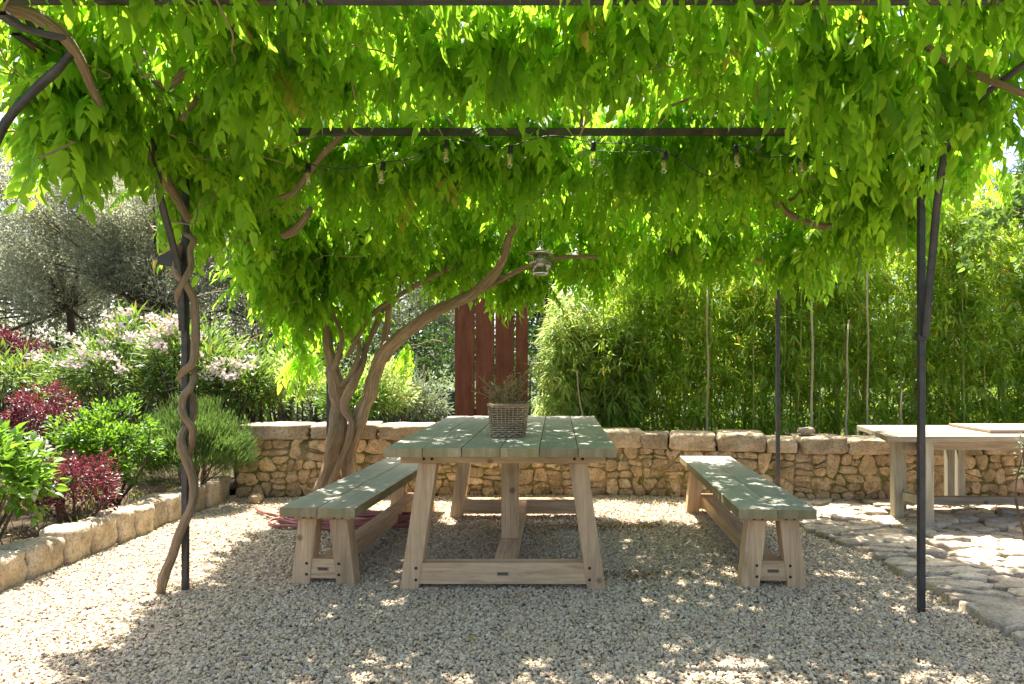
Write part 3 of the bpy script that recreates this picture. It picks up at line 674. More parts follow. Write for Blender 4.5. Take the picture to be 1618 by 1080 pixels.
VB = [[(235, 225, 3.45, .03), (243, 255, 3.5, .034), (258, 285, 3.6, .034), (280, 312, 3.68, .028), (300, 350, 3.75, .022)],
      [(185, 100, 3.0, .014), (225, 125, 3.0, .022), (255, 134, 3.0, .024), (285, 118, 3.0, .022), (292, 95, 3.0, .02), (320, 60, 3.0, .015)],
      [(330, 95, 3.1, .020), (318, 135, 3.1, .022), (300, 165, 3.1, .018), (285, 190, 3.1, .012)],
      [(-30, 0, 2.45, .03), (20, 14, 2.45, .032), (60, 26, 2.46, .03), (112, 70, 2.5, .024), (150, 150, 2.7, .018), (165, 180, 2.8, .010)],
      [(440, 312, 3.95, .014), (462, 305, 3.9, .020), (478, 285, 3.9, .02), (505, 250, 3.85, .02), (535, 218, 3.8, .02), (560, 180, 3.7, .014)],
      [(445, 372, 4.2, .026), (465, 362, 4.2, .03), (485, 338, 4.2, .026), (490, 325, 4.2, .014)],
      [(335, 295, 3.7, .010), (350, 265, 3.7, .012), (358, 225, 3.7, .010), (350, 190, 3.6, .010)],
      [(225, 240, 3.4, .010), (232, 215, 3.4, .014), (245, 200, 3.4, .016), (262, 180, 3.3, .012)],
      [(375, 110, 3.2, .014), (380, 60, 3.1, .016), (370, 20, 3.0, .016)]]
for i, b in enumerate(VB): stem('branch', b, vine, seed=40+i)
stem('stem', [(255, 936, 3.70, .036), (262, 905, 3.70, .036), (275, 868, 3.69, .034), (291, 825, 3.69, .033), (303, 795, 3.70, .031), (306, 765, 3.72, .031), (298, 738, 3.70, .031), (288, 712, 3.69, .031), (286, 690, 3.71, .031), (300, 665, 3.78, .030), (306, 640, 3.80, .028), (297, 615, 3.80, .027), (286, 597, 3.76, .026), (290, 585, 3.71, .026), (304, 570, 3.69, .028), (308, 540, 3.70, .028), (308, 500, 3.71, .028), (305, 470, 3.72, .028), (292, 445, 3.70, .028), (279, 430, 3.69, .028), (282, 395, 3.72, .024), (296, 375, 3.8, .022), (300, 350, 3.82, .02)], vine, sides=12, flute=.10, seed=31, sub=6)
stem('stem', [(292, 850, 3.80, .016), (300, 790, 3.80, .02), (303, 760, 3.80, .022), (296, 735, 3.81, .022), (303, 700, 3.72, .024), (305, 676, 3.69, .025), (293, 660, 3.68, .026), (288, 645, 3.69, .026), (291, 625, 3.69, .026), (302, 610, 3.70, .026), (308, 590, 3.75, .024), (300, 560, 3.81, .022), (294, 520, 3.81, .02), (286, 490, 3.76, .02), (280, 465, 3.70, .022), (292, 440, 3.68, .022), (302, 420, 3.69, .022), (300, 395, 3.69, .022), (306, 378, 3.7, .02), (290, 368, 3.75, .018)], vine, sides=10, flute=.10, seed=33, sub=6)

def compound(seed, hi):
    rs = np.random.default_rng(seed); n = 6; Ll = .25*rs.uniform(.8, 1.15)
    pitch = rs.uniform(R(-85), R(5)); p = np.zeros(3); pts = [p.copy()]; tans = []
    segs = 13; yaw = 0
    for i in range(segs):
        d = np.array((math.cos(pitch)*math.cos(yaw), math.cos(pitch)*math.sin(yaw), math.sin(pitch))); tans.append(d)
        p = p+d*Ll/segs; pts.append(p.copy()); pitch += (-R(90)-pitch)*rs.uniform(.02, .12); yaw += rs.normal(0, .05)
    out = []
    f = lf8(.42) if hi else lf4(.42)
    items = []
    for k in range(n):
        q = 2+int(k*(segs-2)/n); t = tans[q]; side = np.cross(t, (0, 0, 1.0)); side = side/(np.linalg.norm(side)+1e-6) if np.linalg.norm(side) > .05 else np.array((0, 1.0, 0))
        for s in (-1, 1):
            dd = side*s*rs.uniform(.45, .8)+t*rs.uniform(.35, .6)+np.array((0, 0, -1))*rs.uniform(.25, .7)
            nn = np.array((0, 0, 1.0))*.8+np.cross(side, t)*.9+rs.normal(0, .25, 3)
            if abs(np.dot(unit(nn), unit(dd))) > .95: nn = nn+side
            items.append((pts[q], dd, nn, .091*rs.uniform(.80, 1.2)*(.75+.25*math.sin(math.pi*(k+.8)/n))))
    items.append((pts[-1], tans[-1]+rs.normal(0, .15, 3), np.cross(tans[-1], (0, 1.0, 0))+rs.normal(0, .2, 3), .085))
    t = np.array([i[0] for i in items]); Rm = frames(np.array([i[1] for i in items]), np.array([i[2] for i in items]))
    V, T, _ = place(f, Rm, [i[3] for i in items], t, np.zeros(len(items)))
    # rachis
    a = np.array(pts); w = .0016; rv = []; rt = []
    for i in (0, 4, 8, 13): rv += [a[i]+(0, w, 0), a[i]+(0, -w, 0), a[i]+(0, 0, -w*1.5)]
    for i in range(3):
        for k in range(3): x = i*3+k; y = i*3+(k+1) % 3; rt += [(x, y, y+3), (x, y+3, x+3)]
    return np.vstack([V, np.array(rv)]), np.vstack([T, np.array(rt)+len(V)])
HI = [compound(100+i, True) for i in range(10)]; LO = [compound(100+i, False) for i in range(10)]
lp = []
def add_leaves(p, s=None):
    n = len(p); s = rng.uniform(.62, 1.3, n) if s is None else s
    for i in range(n): lp.append((p[i, 0], p[i, 1], p[i, 2], s[i]))
# ceiling of the pergola
def ceiling(n, xr, yr, zr, thr=-.35, f=1.5):
    got = 0; out = []
    while got < n:
        x = rng.uniform(*xr); y = rng.uniform(*yr); z = rng.uniform(*zr)
        q = noise.noise(Vector((x*f, y*f, 1.5)))+.5*noise.noise(Vector((x*f*2.7, y*f*2.7, 7)))
        lim = 0.0
        if q+rng.uniform(-.22, .22) < thr: continue
        if y > 4.3 and abs(x) < 1.9 and rng.random() < .58: continue
        # soft, uneven rim
        ex = min(x-xr[0], xr[1]-x); ey = min(yr[1]-y, 9)
        if min(ex, ey) < .18*(1+2*noise.noise(Vector((x*2, y*2, 4)))) and rng.random() < .6: continue
        out.append((x, y, z)); got += 1
    add_leaves(np.array(out))
ceiling(7900, (-2.34, 2.12), (2.12, 6.25), (2.52, 2.86), -.42, 2.3)
ceiling(1700, (-2.34, 2.10), (2.6, 6.2), (2.40, 2.56), -.15, 2.6)
ceiling(240, (-2.42, -1.95), (2.5, 5.4), (2.15, 2.5), -.1)
ceiling(260, (1.4, 2.3), (3.2, 4.6), (2.15, 2.45), -.0)
ceiling(330, (-2.2, 2.0), (5.2, 6.2), (2.15, 2.45), -.0)
ceiling(420, (-1.7, 1.4), (3.35, 4.15), (2.72, 2.95), -.4, 2.3)  # upper leaves added to soften the sun patches on the gravel below
def blob(px, py, d, r, n, dd=None):
    c = P(px, py, d); q = rdir(n)*rng.random((n, 1))**.45*np.array((r, dd or r*.8, r*.75)); add_leaves(c+q)
for b in ((300, 330, 4.3, .30, 60), (380, 400, 5.2, .36, 110), (360, 440, 5.3, .22, 60), (450, 420, 5.5, .36, 110), (430, 470, 5.7, .25, 60), (520, 390, 5.7, .34, 90), (600, 380, 5.9, .34, 80),
          (490, 490, 6.0, .22, 40), (450, 520, 6.1, .22, 36), (550, 480, 6.05, .2, 30), (470, 560, 6.15, .18, 20), (575, 470, 6.1, .2, 18), (680, 400, 5.8, .3, 70), (760, 380, 5.7, .3, 70), (700, 430, 5.9, .18, 26), (500, 455, 5.7, .24, 44), (560, 440, 5.7, .22, 36), (620, 425, 5.6, .2, 24), (790, 440, 5.8, .16, 22), (840, 430, 5.7, .22, 40),
          (930, 400, 5.8, .3, 70), (1040, 385, 5.8, .3, 60), (1130, 380, 5.6, .26, 50), (1250, 375, 5.0, .28, 60), (1350, 340, 4.6, .28, 60), (1290, 400, 5.2, .16, 16), (1400, 300, 4.0, .26, 50), (800, 300, 4.4, .26, 40), (640, 330, 4.8, .3, 50), (1150, 60, 3.3, .22, 34), (1120, 110, 3.6, .2, 26),
          (240, 240, 3.4, .24, 40), (120, 190, 3.0, .22, 40), (200, 160, 3.0, .22, 36), (60, 120, 2.7, .2, 30), (330, 250, 3.6, .26, 44), (640, 545, 6.1, .10, 5)): blob(*b)
lp = np.array(lp); hang = .27*lp[:, 3]; pxx_ = CX+lp[:, 0]*F/lp[:, 1]; pyt = CY-(lp[:, 2]-hang-H)*F/lp[:, 1]
drop = ((lp[:, 1] < 2.75) & (lp[:, 2]-hang < 2.40)) | ((lp[:, 1] < 3.85) & (pxx_ > 430) & (pxx_ < 1290) & (pyt > 185)) | ((lp[:, 1] < 3.55) & (pyt > 330))   # vines are pruned clear of the beams and bulbs
drop |= (lp[:, 0] < -2.37) | ((lp[:, 1] > 6.32) & (lp[:, 2] > 1.9))
LIMBS = [[(775, 438, 5.15), (798, 405, 5.0), (806, 372, 4.9), (830, 335, 4.7), (858, 297, 4.5)], [(660, 511, 5.75), (700, 488, 5.6), (740, 468, 5.4)], [(800, 437, 5.2), (850, 415, 5.0), (930, 405, 4.9)],
         [(235, 225, 3.45), (243, 255, 3.5), (258, 285, 3.6), (275, 308, 3.68)], [(215, 118, 3.0), (255, 134, 3.0), (285, 118, 3.0)], [(440, 312, 3.95), (478, 285, 3.9), (505, 250, 3.85), (530, 222, 3.8)],
         [(1225, 315, 4.3), (1245, 336, 4.3), (1280, 352, 4.25), (1312, 358, 4.2), (1335, 335, 4.15), (1352, 300, 4.1)], [(1260, 308, 4.25), (1280, 278, 4.2)], [(1425, 42, 2.9), (1480, 85, 2.9), (1545, 118, 2.85), (1590, 138, 2.8)],
         [(318, 125, 3.1), (300, 165, 3.1)], [(350, 265, 3.7), (357, 225, 3.7)], [(1020, 160, 3.6), (1070, 165, 3.5)], [(585, 495, 5.85), (625, 468, 5.8), (668, 445, 5.7)], [(20, 12, 2.45), (70, 34, 2.46), (112, 72, 2.5)],
         [(488, 262, 3.6)], [(606, 262, 3.6)], [(706, 235, 3.6)], [(807, 240, 3.6)], [(938, 236, 3.6)], [(1051, 248, 3.6)], [(1163, 240, 3.6)], [(1264, 250, 3.6)], [(855, 410, 4.3)]]
pym = CY-(lp[:, 2]-.12*lp[:, 3]-H)*F/lp[:, 1]
for L_ in LIMBS:                                     # little grows straight over the bare old limbs
    q = catmull(np.array(L_, float), 5) if len(L_) > 1 else np.array(L_, float)
    for a, b_, d_ in q: drop |= (np.hypot(pxx_-a, (pym-b_)*.8) < .105*F/lp[:, 1]) & (lp[:, 1] < d_+.12)
lp = lp[~drop]; N = len(lp); yaw = rng.uniform(0, 2*math.pi, N); var = rng.integers(0, 10, N)
tilt = rng.normal(0, .22, (N, 2))
cyw, syw = np.cos(yaw), np.sin(yaw); Z0 = np.zeros(N); O1 = np.ones(N)
Rz = np.stack([np.stack([cyw, -syw, Z0], 1), np.stack([syw, cyw, Z0], 1), np.stack([Z0, Z0, O1], 1)], 1)
ca, sa = np.cos(tilt[:, 0]), np.sin(tilt[:, 0]); Rx = np.stack([np.stack([O1, Z0, Z0], 1), np.stack([Z0, ca, -sa], 1), np.stack([Z0, sa, ca], 1)], 1)
cb, sb = np.cos(tilt[:, 1]), np.sin(tilt[:, 1]); Ry = np.stack([np.stack([cb, Z0, sb], 1), np.stack([Z0, O1, Z0], 1), np.stack([-sb, Z0, cb], 1)], 1)
RM = Rx@Ry@Rz
owner = (lp[:, 0] < -.95+.25*np.sin(lp[:, 1]*5)) & (lp[:, 1] < 4.7+.2*np.sin(lp[:, 0]*7))     # True: the vine on the left post
px = CX+lp[:, 0]*F/lp[:, 1]; py = CY-(lp[:, 2]-.15-H)*F/lp[:, 1]
inview = (px > 5) & (px < 1613) & (py > 15)
near = lp[:, 3]/lp[:, 1]*(1+.9*(2.55-lp[:, 2])); near = np.where(inview, near, -1)
leafmesh = [mesh('leaf', *h, M['wist']) for h in HI]
for isv, root in ((True, vine), (False, wis)):
    idx = np.where(owner == isv)[0]; idx = idx[np.argsort(-near[idx])]
    b = Vector(root.location)
    for i in idx[:300]:
        m4 = Matrix([[*(RM[i][r]*lp[i, 3]), 0] for r in range(3)]+[[0, 0, 0, 1]]); m4.translation = Vector(lp[i, :3])-b
        o = link('leaf', leafmesh[var[i]], root); o.matrix_local = m4
    rest = idx[300:]; chunks = []
    for k in range(10):
        for hi in (True, False):
            s = rest[(var[rest] == k) & ((lp[rest, 1] < 3.9) == hi)]
            if len(s): chunks.append(place((HI if hi else LO)[k], RM[s], lp[s, 3], lp[s, :3]))
    V, T, tn = merge3(chunks)
    tag(part('foliage', V, T, M['wist'], root, tone=tn), None, None, None, 'stuff')
    # twigs that carry the leaves
    tw = []
    sel = rng.choice(idx, 260 if isv else 520, replace=False)
    for i in sel:
        a = lp[i, :3]; d = unit(np.array((rng.normal(), rng.normal(), rng.normal()*.25)))*rng.uniform(.25, .6)
        q = np.array([a+d*f_ for f_ in (0, .25, .5, .75, 1)]); q[1:, :] += rng.normal(0, .035, (4, 3)); v_, t_, _ = tube(catmull(q, 3), np.linspace(.002, .0045, 13), 4, cap=False); tw.append((v_, t_))
    # a few long bare shoots twining through the leaves
    for i in rng.choice(idx, 26 if isv else 50, replace=False):
        a = lp[i, :3]-np.array((0, 0, .04)); d = unit(np.array((rng.normal(), rng.normal(), 0)))*.11; q = [a]
        for _ in range(6): d = d+rng.normal(0, .055, 3)*np.array((1, 1, .7)); q.append(q[-1]+d*np.array((1, 1, .5)))
        v_, t_, _ = tube(catmull(np.array(q), 4), np.linspace(.0055, .003, 25), 6, cap=False); tw.append((v_, t_))
    V, T = joinT(tw); tag(part('twigs', V, T, M['twig'], root), None, None, None, 'stuff')

# ================================================================== GARDEN PLANTS
def shrub_points(n, c, r, clumps, cr, low=-.5):
    cc = rdir(clumps); cc[:, 2] = np.abs(cc[:, 2])*1.15+low*rng.random(clumps)
    cc = c+cc*np.array(r)*rng.uniform(.55, 1.0, (clumps, 1)); w = rng.integers(0, clumps, n)
    off = rdir(n)*rng.random((n, 1))**.5*cr; return cc[w]+off, cc, w, off
def foliage(name, n, c, r, clumps, cr, proto, smin, smax, mat, root, mode='out', low=-.5, droop=.0):
    p, cc, w, off = shrub_points(n, c, r, clumps, cr, low)
    outd = unit(p-np.array(c)+np.array((0, 0, -.15*r[2]))); d = unit(outd*1.0+unit(off)*.8+rng.normal(0, .45, (n, 3))+np.array((0, 0, .35-droop)))
    if mode == 'fan': d = unit(unit(off)*1.1+outd*.7+rng.normal(0, .2, (n, 3))+np.array((0, 0, .5-droop)))
    if mode == 'up': d = unit(outd*.7+np.array((0, 0, 1.0))+rng.normal(0, .22, (n, 3)))
    if mode == 'rand': d = rdir(n)+np.array((0, 0, -droop))
    nn = np.array((0, 0, 1.0))+rng.normal(0, .5, (n, 3))
    if mode == 'up': nn = outd+rng.normal(0, .6, (n, 3))
    V, T, tn = place(proto, frames(d, nn), rng.uniform(smin, smax, n), p)
    return part(name, V, T, mat, root, tone=tn), cc
def stems(base, cc, root, r0=.012, mat='darkbark', k=14, name='stem'):
    lst = []
    for q in cc[:k]:
        a = np.array(base)+np.append(rng.normal(0, .03, 2), -.03); m = (a+q)/2+rng.normal(0, .05, 3); m[2] = a[2]+(q[2]-a[2])*.55
        v, t, _ = tube(catmull([a, m, q], 4), np.linspace(r0, r0*.35, 9), 5, cap=False); lst.append((v, t))
    V, T = joinT(lst); return part(name, V, T, M[mat], root, smooth=True)
def shrub(name, label, cat, c, r, n, clumps, cr, proto, s, mat, mode='out', group=None, base_z=.1, low=-.5, r0=.012, droop=0):
    root = thing(name, label, cat, (c[0], c[1], base_z), 0, group)
    f, cc = foliage('foliage', n, c, r, clumps, cr, proto, s[0], s[1], M[mat], root, mode, low, droop)
    stems((c[0], c[1], base_z), cc, root, r0); return root, cc
c = P(-24, 765, 4.05); shrub('broadleaf_shrub', 'light green broadleaf shrub at the left edge behind the stone blocks', 'shrub', c, (.31, .36, .36), 1300, 70, .09, lf8(.5), (.05, .085), 'lime', low=-.8)
c = P(112, 775, 4.75); shrub('red_shrub', 'low wine red shrub in front, hanging towards the stone edging', 'shrub', c+np.array((0, 0, .02)), (.38, .27, .24), 3600, 60, .095, lf4(.5), (.022, .036), 'red', low=-.5)
c = P(66, 668, 5.5); shrub('red_shrub', 'upright wine red shrub further back beside the round green shrub', 'shrub', c+np.array((0, 0, .04)), (.30, .26, .32), 3000, 60, .075, lf4(.5), (.022, .036), 'red', low=-.8)
c = P(170, 715, 5.35); shrub('round_shrub', 'rounded fresh green shrub between the red shrubs and the rosemary', 'shrub', c, (.40, .34, .42), 5200, 120, .07, lf4(.48), (.032, .052), 'green', low=-.8)
c = P(308, 702, 5.95); shrub('rosemary_bush', 'dense needle leaved rosemary bush at the left end of the wall', 'bush', c+np.array((0, 0, -.05)), (.45, .36, .42), 30000, 420, .075, lf2(.10), (.04, .065), 'rosemary', 'up', low=-.7)
# oleanders
def oleander(label, c, r, n, nf, white=False):
    root = thing('oleander', label, 'oleander', (c[0], c[1], .0), 0, 'oleanders behind the flower bed')
    f, cc = foliage('foliage', n, c, r, 60, .17, lf4(.17, .1, .15), .09, .16, M['oleander'], root, 'fan', -.6)
    stems((c[0], c[1], .0), cc, root, .016, k=26)
    fr = cc[np.argsort(-(cc[:, 2]*1.0-.8*cc[:, 1]))][:nf]
    for q in fr:
        m = int(rng.integers(18, 36)); q = q+np.array((rng.normal(0, .04), -.19+rng.normal(0, .03), .09)); pp = q+rdir(m)*rng.random((m, 1))**.4*np.array((.085, .06, .055))
        V, T, tn = place(lf4(.75, .05, .05), frames(unit(rdir(m)+np.array((0, -.4, .6))), rdir(m)), rng.uniform(.034, .050, m), pp)
        part('flower_cluster', V, T, M['petalw' if white else 'petal'], root, tone=tn)
oleander('flowering oleander left of centre above the red and green shrubs', P(190, 590, 7.3), (.72, .5, .56), 3400, 22)
oleander('flowering oleander seen behind the left pergola post', P(300, 590, 7.0), (.52, .45, .52), 2800, 18)
oleander('flowering oleander nearest the wisteria trunk above the wall end', P(385, 620, 7.1), (.40, .45, .42), 2200, 14)
oleander('small white flowering oleander at far left beyond the red shrub', P(25, 600, 7.6), (.40, .4, .30), 900, 8, True)
c = P(45, 548, 8.4); shrub('barberry', 'dark red barberry behind the oleanders at the far left', 'shrub', c+np.array((-.25, 0, -.06)), (.5, .4, .24), 2200, 70, .12, lf4(.5), (.03, .05), 'red', base_z=.0)
c = P(60, 690, 4.65); root = thing('white_flower', 'white blossoms poking out above the front left shrub', 'flower', tuple(c))
for q in range(3):
    m = 14; pp = c+np.array((-.05+.05*q, 0, -.03*q))+rdir(m)*.018; V, T, tn = place(lf4(.6, .05, .05), frames(unit(rdir(m)+np.array((0, -.5, .4))), rdir(m)), rng.uniform(.03, .045, m), pp); part('blossom', V, T, M['petalw'], root, tone=tn)
V, T, _ = tube(catmull([c+np.array((0, .05, -.5)), c+np.array((.02, .03, -.25)), c], 4), .004, 5); part('stem', V, T, M['green'], root)
# shrubs behind the wall, left of the rusty screen
PB = [('pale leafy shrub directly behind the wisteria trunk', 470, 615, 7.2, (.42, .3, .42), 'bampale_lit'), ('pale leafy shrub right of the wisteria trunk behind the wall', 600, 625, 7.2, (.36, .3, .36), 'bampale_lit'),
      ('silvery shrub between wisteria trunk and rusty screen', 655, 640, 7.6, (.34, .3, .30), 'pale'), ('yellow green shrub just above the left wall coping', 560, 640, 6.95, (.34, .22, .25), 'lime')]
for lab, a, b, d, r, mt in PB: shrub('garden_shrub', lab, 'shrub', P(a, b, d), r, 3000, 80, .12, lf4(.20, .1, .2), (.05, .085), mt, 'fan', 'shrubs behind the low wall', .0)
# trees and hedges further back
def tree(name, label, base, h, crowns, n, proto, s, mat, group=None, tr=.09, droop=.0, clumps=None, cat='tree'):
    root = thing(name, label, cat, base, 0, group); b = np.array(base, float); Vs = []; lim = []
    top = b+np.array((0, 0, h*.45)); v, t, g_ = tube(catmull([b-np.array((0, 0, .2)), b+np.array((.05, 0, h*.2)), top], 5), np.linspace(tr, tr*.55, 11), 8, flute=.1)
    part('trunk', v, t, M['darkbark'], root, smooth=True)
    for c, r in crowns:
        k = clumps or 90; m = int(n*(r[0]*r[2])/sum(q[1][0]*q[1][2] for q in crowns))
        p, cc, w, off = shrub_points(m, c, r, k, min(r)*.30, -1.0)
        d = unit(unit(off)*.7+rng.normal(0, .8, (m, 3))+np.array((0, 0, .1-droop))); V, T, tn = place(proto, frames(d, np.array((0, 0, 1.0))+rng.normal(0, .7, (m, 3))), rng.uniform(s[0], s[1], m), p); Vs.append((V, T, tn))
        for q in cc[:22]:
            mm = (top+q)/2+rng.normal(0, .18, 3); v, t, _ = tube(catmull([top, mm, q], 3), np.linspace(tr*.28, .006, 7), 5, cap=False); lim.append((v, t))
    V, T, tn = merge3(Vs); part('crown', V, T, M[mat], root, tone=tn); V, T = joinT(lim); part('limbs', V, T, M['darkbark'], root, smooth=True)
    return root
OL = (.038, .075)
tree('olive_tree', 'large grey green olive tree filling the far left background', (-8.2, 11.5, 0), 4.8, [(P(-20, 450, 11.5), (1.9, 1.3, 2.0)), (P(60, 280, 12.0), (1.9, 1.2, 1.3))], 84000, lf2(.30), OL, 'olive', 'olive trees in the background')
tree('olive_tree', 'grey brown olive tree behind the left pergola post', (-6.1, 10.6, 0), 4.5, [(P(150, 370, 10.6), (1.5, 1.1, 1.9)), (P(280, 400, 10.4), (1.4, 1.0, 1.6))], 84000, lf2(.30), OL, 'olive', 'olive trees in the background')
tree('olive_tree', 'dim olive tree seen between oleander and wisteria trunk', (-4.3, 10.8, 0), 3.8, [(P(400, 450, 10.8), (1.2, 1.0, 1.3)), (P(510, 430, 11), (1.2, 1.0, 1.2))], 26000, lf2(.30), OL, 'olive', 'olive trees in the background')
tree('olive_tree', 'silvery olive tree left of the rusty screen', (-2.2, 11.0, 0), 3.4, [(P(665, 510, 11), (.75, .8, 1.1))], 15000, lf2(.30), OL, 'pale', 'olive trees in the background', .07)
tree('olive_tree', 'pale olive tree rising above the hedge at the far right', (6.6, 11.5, 0), 4.4, [(P(1500, 330, 11.5), (1.3, .8, .75))], 14000, lf2(.30), OL, 'pale', 'olive trees in the background', .08)
tree('conifer', 'blue green conifer at the far right edge against the sky', (10.4, 14.0, 0), 6.2, [(P(1640, 310, 14), (.8, .7, 1.5))], 6000, lf2(.16), (.10, .20), 'dkgreen')
BT = [(-9.5, 15.5, 'broad tree closing the view at the far left'), (-6.4, 16.2, 'broad tree beyond the olives on the left'), (-3.2, 16.0, 'broad tree beyond the wisteria trunk'), (-.3, 16.0, 'broad tree beyond the rusty screen'), (2.6, 15.4, 'broad tree behind the left end of the bamboo'), (5.6, 15.8, 'broad tree behind the middle of the bamboo')]
for i, (x, y, lab) in enumerate(BT):
    tree('broadleaf_tree', lab, (x, y, 0), 6.5, [(np.array((x, y, 3.9)), (2.2, 1.6, 2.3)), (np.array((x+.4, y-.4, 1.5)), (2.0, 1.2, 1.3))], 8000, lf4(.5), (.11, .2), 'midgreen', 'broadleaf trees beyond the garden', .16, clumps=110)
def hedge(label, x0, x1, y0, y1, z1, n, mat, proto, s):
    root = thing('hedge', label, 'hedge', ((x0+x1)/2, (y0+y1)/2, .1)); p = np.stack([rng.uniform(x0, x1, n), y0+(y1-y0)*rng.random(n)**1.6, .1+(z1-.1)*rng.random(n)], 1)
    for i in range(n): p[i, 2] *= 1+.10*noise.noise(Vector((p[i, 0]*2, p[i, 1], 0)))
    V, T, tn = place(proto, frames(rdir(n)+np.array((0, -.6, .2)), rdir(n)), rng.uniform(s[0], s[1], n), p); part('foliage', V, T, M[mat], root, tone=tn)
    lst = [tube([(x, (y0+y1)/2, 0), (x+.03, (y0+y1)/2, z1*.7)], (.03, .015), 5)[:2] for x in np.arange(x0+.2, x1, .5)]
    V, T = joinT(lst); part('stems', V, T, M['darkbark'], root)
hedge('dark evergreen hedge glimpsed left of the rusty screen', -3.6, .4, 9.3, 9.9, 1.75, 8000, 'dkgreen', lf4(.5), (.05, .08))
hedge('dark clipped hedge right behind the bamboo screen', -.1, 7.4, 9.2, 9.9, 2.7, 9000, 'midgreen', lf4(.4), (.08, .13))
hedge('tall grey green hedge closing the view behind the olive trees', -15, -3.2, 13.0, 13.7, 4.0, 30000, 'olive', lf4(.4), (.09, .15))
hedge('dark hedge beyond the oleanders on the left', -9.5, -3.7, 9.0, 9.6, 1.5, 9000, 'dkgreen', lf4(.5), (.06, .1))
pn = thing('teal_fence', 'dark teal panel fence glimpsed beside the rusty screen', 'fence', (-1.7, 8.7, .2))
for k in range(4): box('panel', -.62+k*.31, -.32+k*.31, -.02, .02, 0, .68, M['teal'], pn, .004)
for k in range(3): box('post', -.66+k*.62, -.61+k*.62, .025, .075, 0, .72, M['teal'], pn, .004)
# rusty steel screen
rs_ = thing('slatted_screen', 'screen of four tall rust red planks standing behind the wall', 'screen', (P(775, 700, 7.4)[0], 7.4, .2))
for x0, x1 in ((719, 750), (752, 781), (783, 812), (815, 834)):
    a = (x0-CX)*7.4/F; b = (x1-CX)*7.4/F; c0 = rs_.location; dz = random.uniform(-.02, .02)
    box('plank', a-c0.x, b-c0.x, -.02, .02, -.2, 2.35+dz, M['rust'], rs_, .003)
for z in (.5, 1.9): box('rail', (719-775)*7.4/F+.03, (834-775)*7.4/F, .022, .05, z, z+.05, M['rust'], rs_, .003)
# bamboo
def bamboo_proto(seed, h, n, mat):
    rs = np.random.default_rng(seed); lean = rs.normal(0, .03, 2)
    zs = np.linspace(0, h, 13); path = np.stack([lean[0]*zs+.02*np.sin(zs*2+seed), lean[1]*zs+.0*zs, zs], 1)
    rr = np.linspace(.013, .004, 13)*rs.uniform(.75, 1.15); cv, ct, _ = tube(path, rr, 6, cap=False)
    knots = []
    for z in np.arange(.22, h, .24):
        i = z/h*12; q = np.array([np.interp(i, range(13), path[:, k]) for k in range(3)]); r = np.interp(i, range(13), rr)
        v, t = lathe(((r*.9, -.005), (r*1.25, 0), (r*.9, .005)), 6, q); knots.append((v, t))
    V, T = joinT([(cv, ct)]+knots); cane = mesh('cane', V, T, M['cane'] if rs.random() < .9 else M['drycane'], smooth=True)
    # fans of leaves on short side twigs
    nf = n//9; zf = h*(.12+.88*rs.random(nf)**.8); ang = rs.uniform(0, 2*math.pi, nf); rad = rs.uniform(.05, .36, nf)*(1.1-.5*zf/h)
    fc = np.stack([lean[0]*zf+np.cos(ang)*rad, lean[1]*zf+np.sin(ang)*rad*1.0, zf+rad*.35], 1)
    tw = [tube([[lean[0]*z, lean[1]*z, z-.02], q], (.0028, .0012), 3, cap=False)[:2] for z, q in zip(zf, fc)]
    w = np.repeat(np.arange(nf), 9); m = len(w); out = np.stack([np.cos(ang[w]), np.sin(ang[w]), np.zeros(m)], 1)
    d = unit(out*.7+rs.normal(0, .6, (m, 3))+np.array((0, 0, -.35))); p = fc[w]+rs.normal(0, .018, (m, 3))
    V, T, tn = place(lf4(.13, .1, .25), frames(d, np.array((0, 0, 1.0))+rs.normal(0, .4, (m, 3))), rs.uniform(.10, .19, m), p, .75*rs.random(m)+.25*rs.random(nf)[w])
    tv, tt = joinT(tw); V2 = np.vstack([V, tv]); T2 = np.vstack([T, tt+len(V)]); tn2 = np.concatenate([tn, np.zeros(len(tv))])
    fol = mesh('foliage', V2, T2, M[mat], tone=tn2)
    return cane, fol
BP = [bamboo_proto(200+i, random.uniform(2.5, 3.1), 1000, 'bam') for i in range(9)]
BPs = [bamboo_proto(300+i, random.uniform(1.5, 2.1), 1400, 'bampale_lit') for i in range(4)]
spots = []
for row, (y, st) in enumerate(((7.25, .25), (7.55, .26), (7.85, .28), (8.2, .31))):
    x = .60+.07*row
    while x < 6.6: spots.append((x+random.uniform(-.08, .08), y+random.uniform(-.12, .12), random.choice(BP), row)); x += st
for k in range(13): spots.append((random.uniform(.02, .75), random.uniform(7.05, 7.7), random.choice(BPs), 9))
for x, y, (cn, fl), row in spots:
    root = thing('bamboo', 'bamboo with sunlight put into its pale leaf colour at the left end of the bamboo screen' if row == 9 else 'green bamboo plant in the tall dense screen behind the wall', 'bamboo', (x, y, -.02), random.uniform(0, 6.28), 'short pale bamboos' if row == 9 else 'bamboo plants of the tall screen')
    s = random.uniform(.92, 1.1); root.scale = (s, s, s); link('cane', cn, root); link('foliage', fl, root)
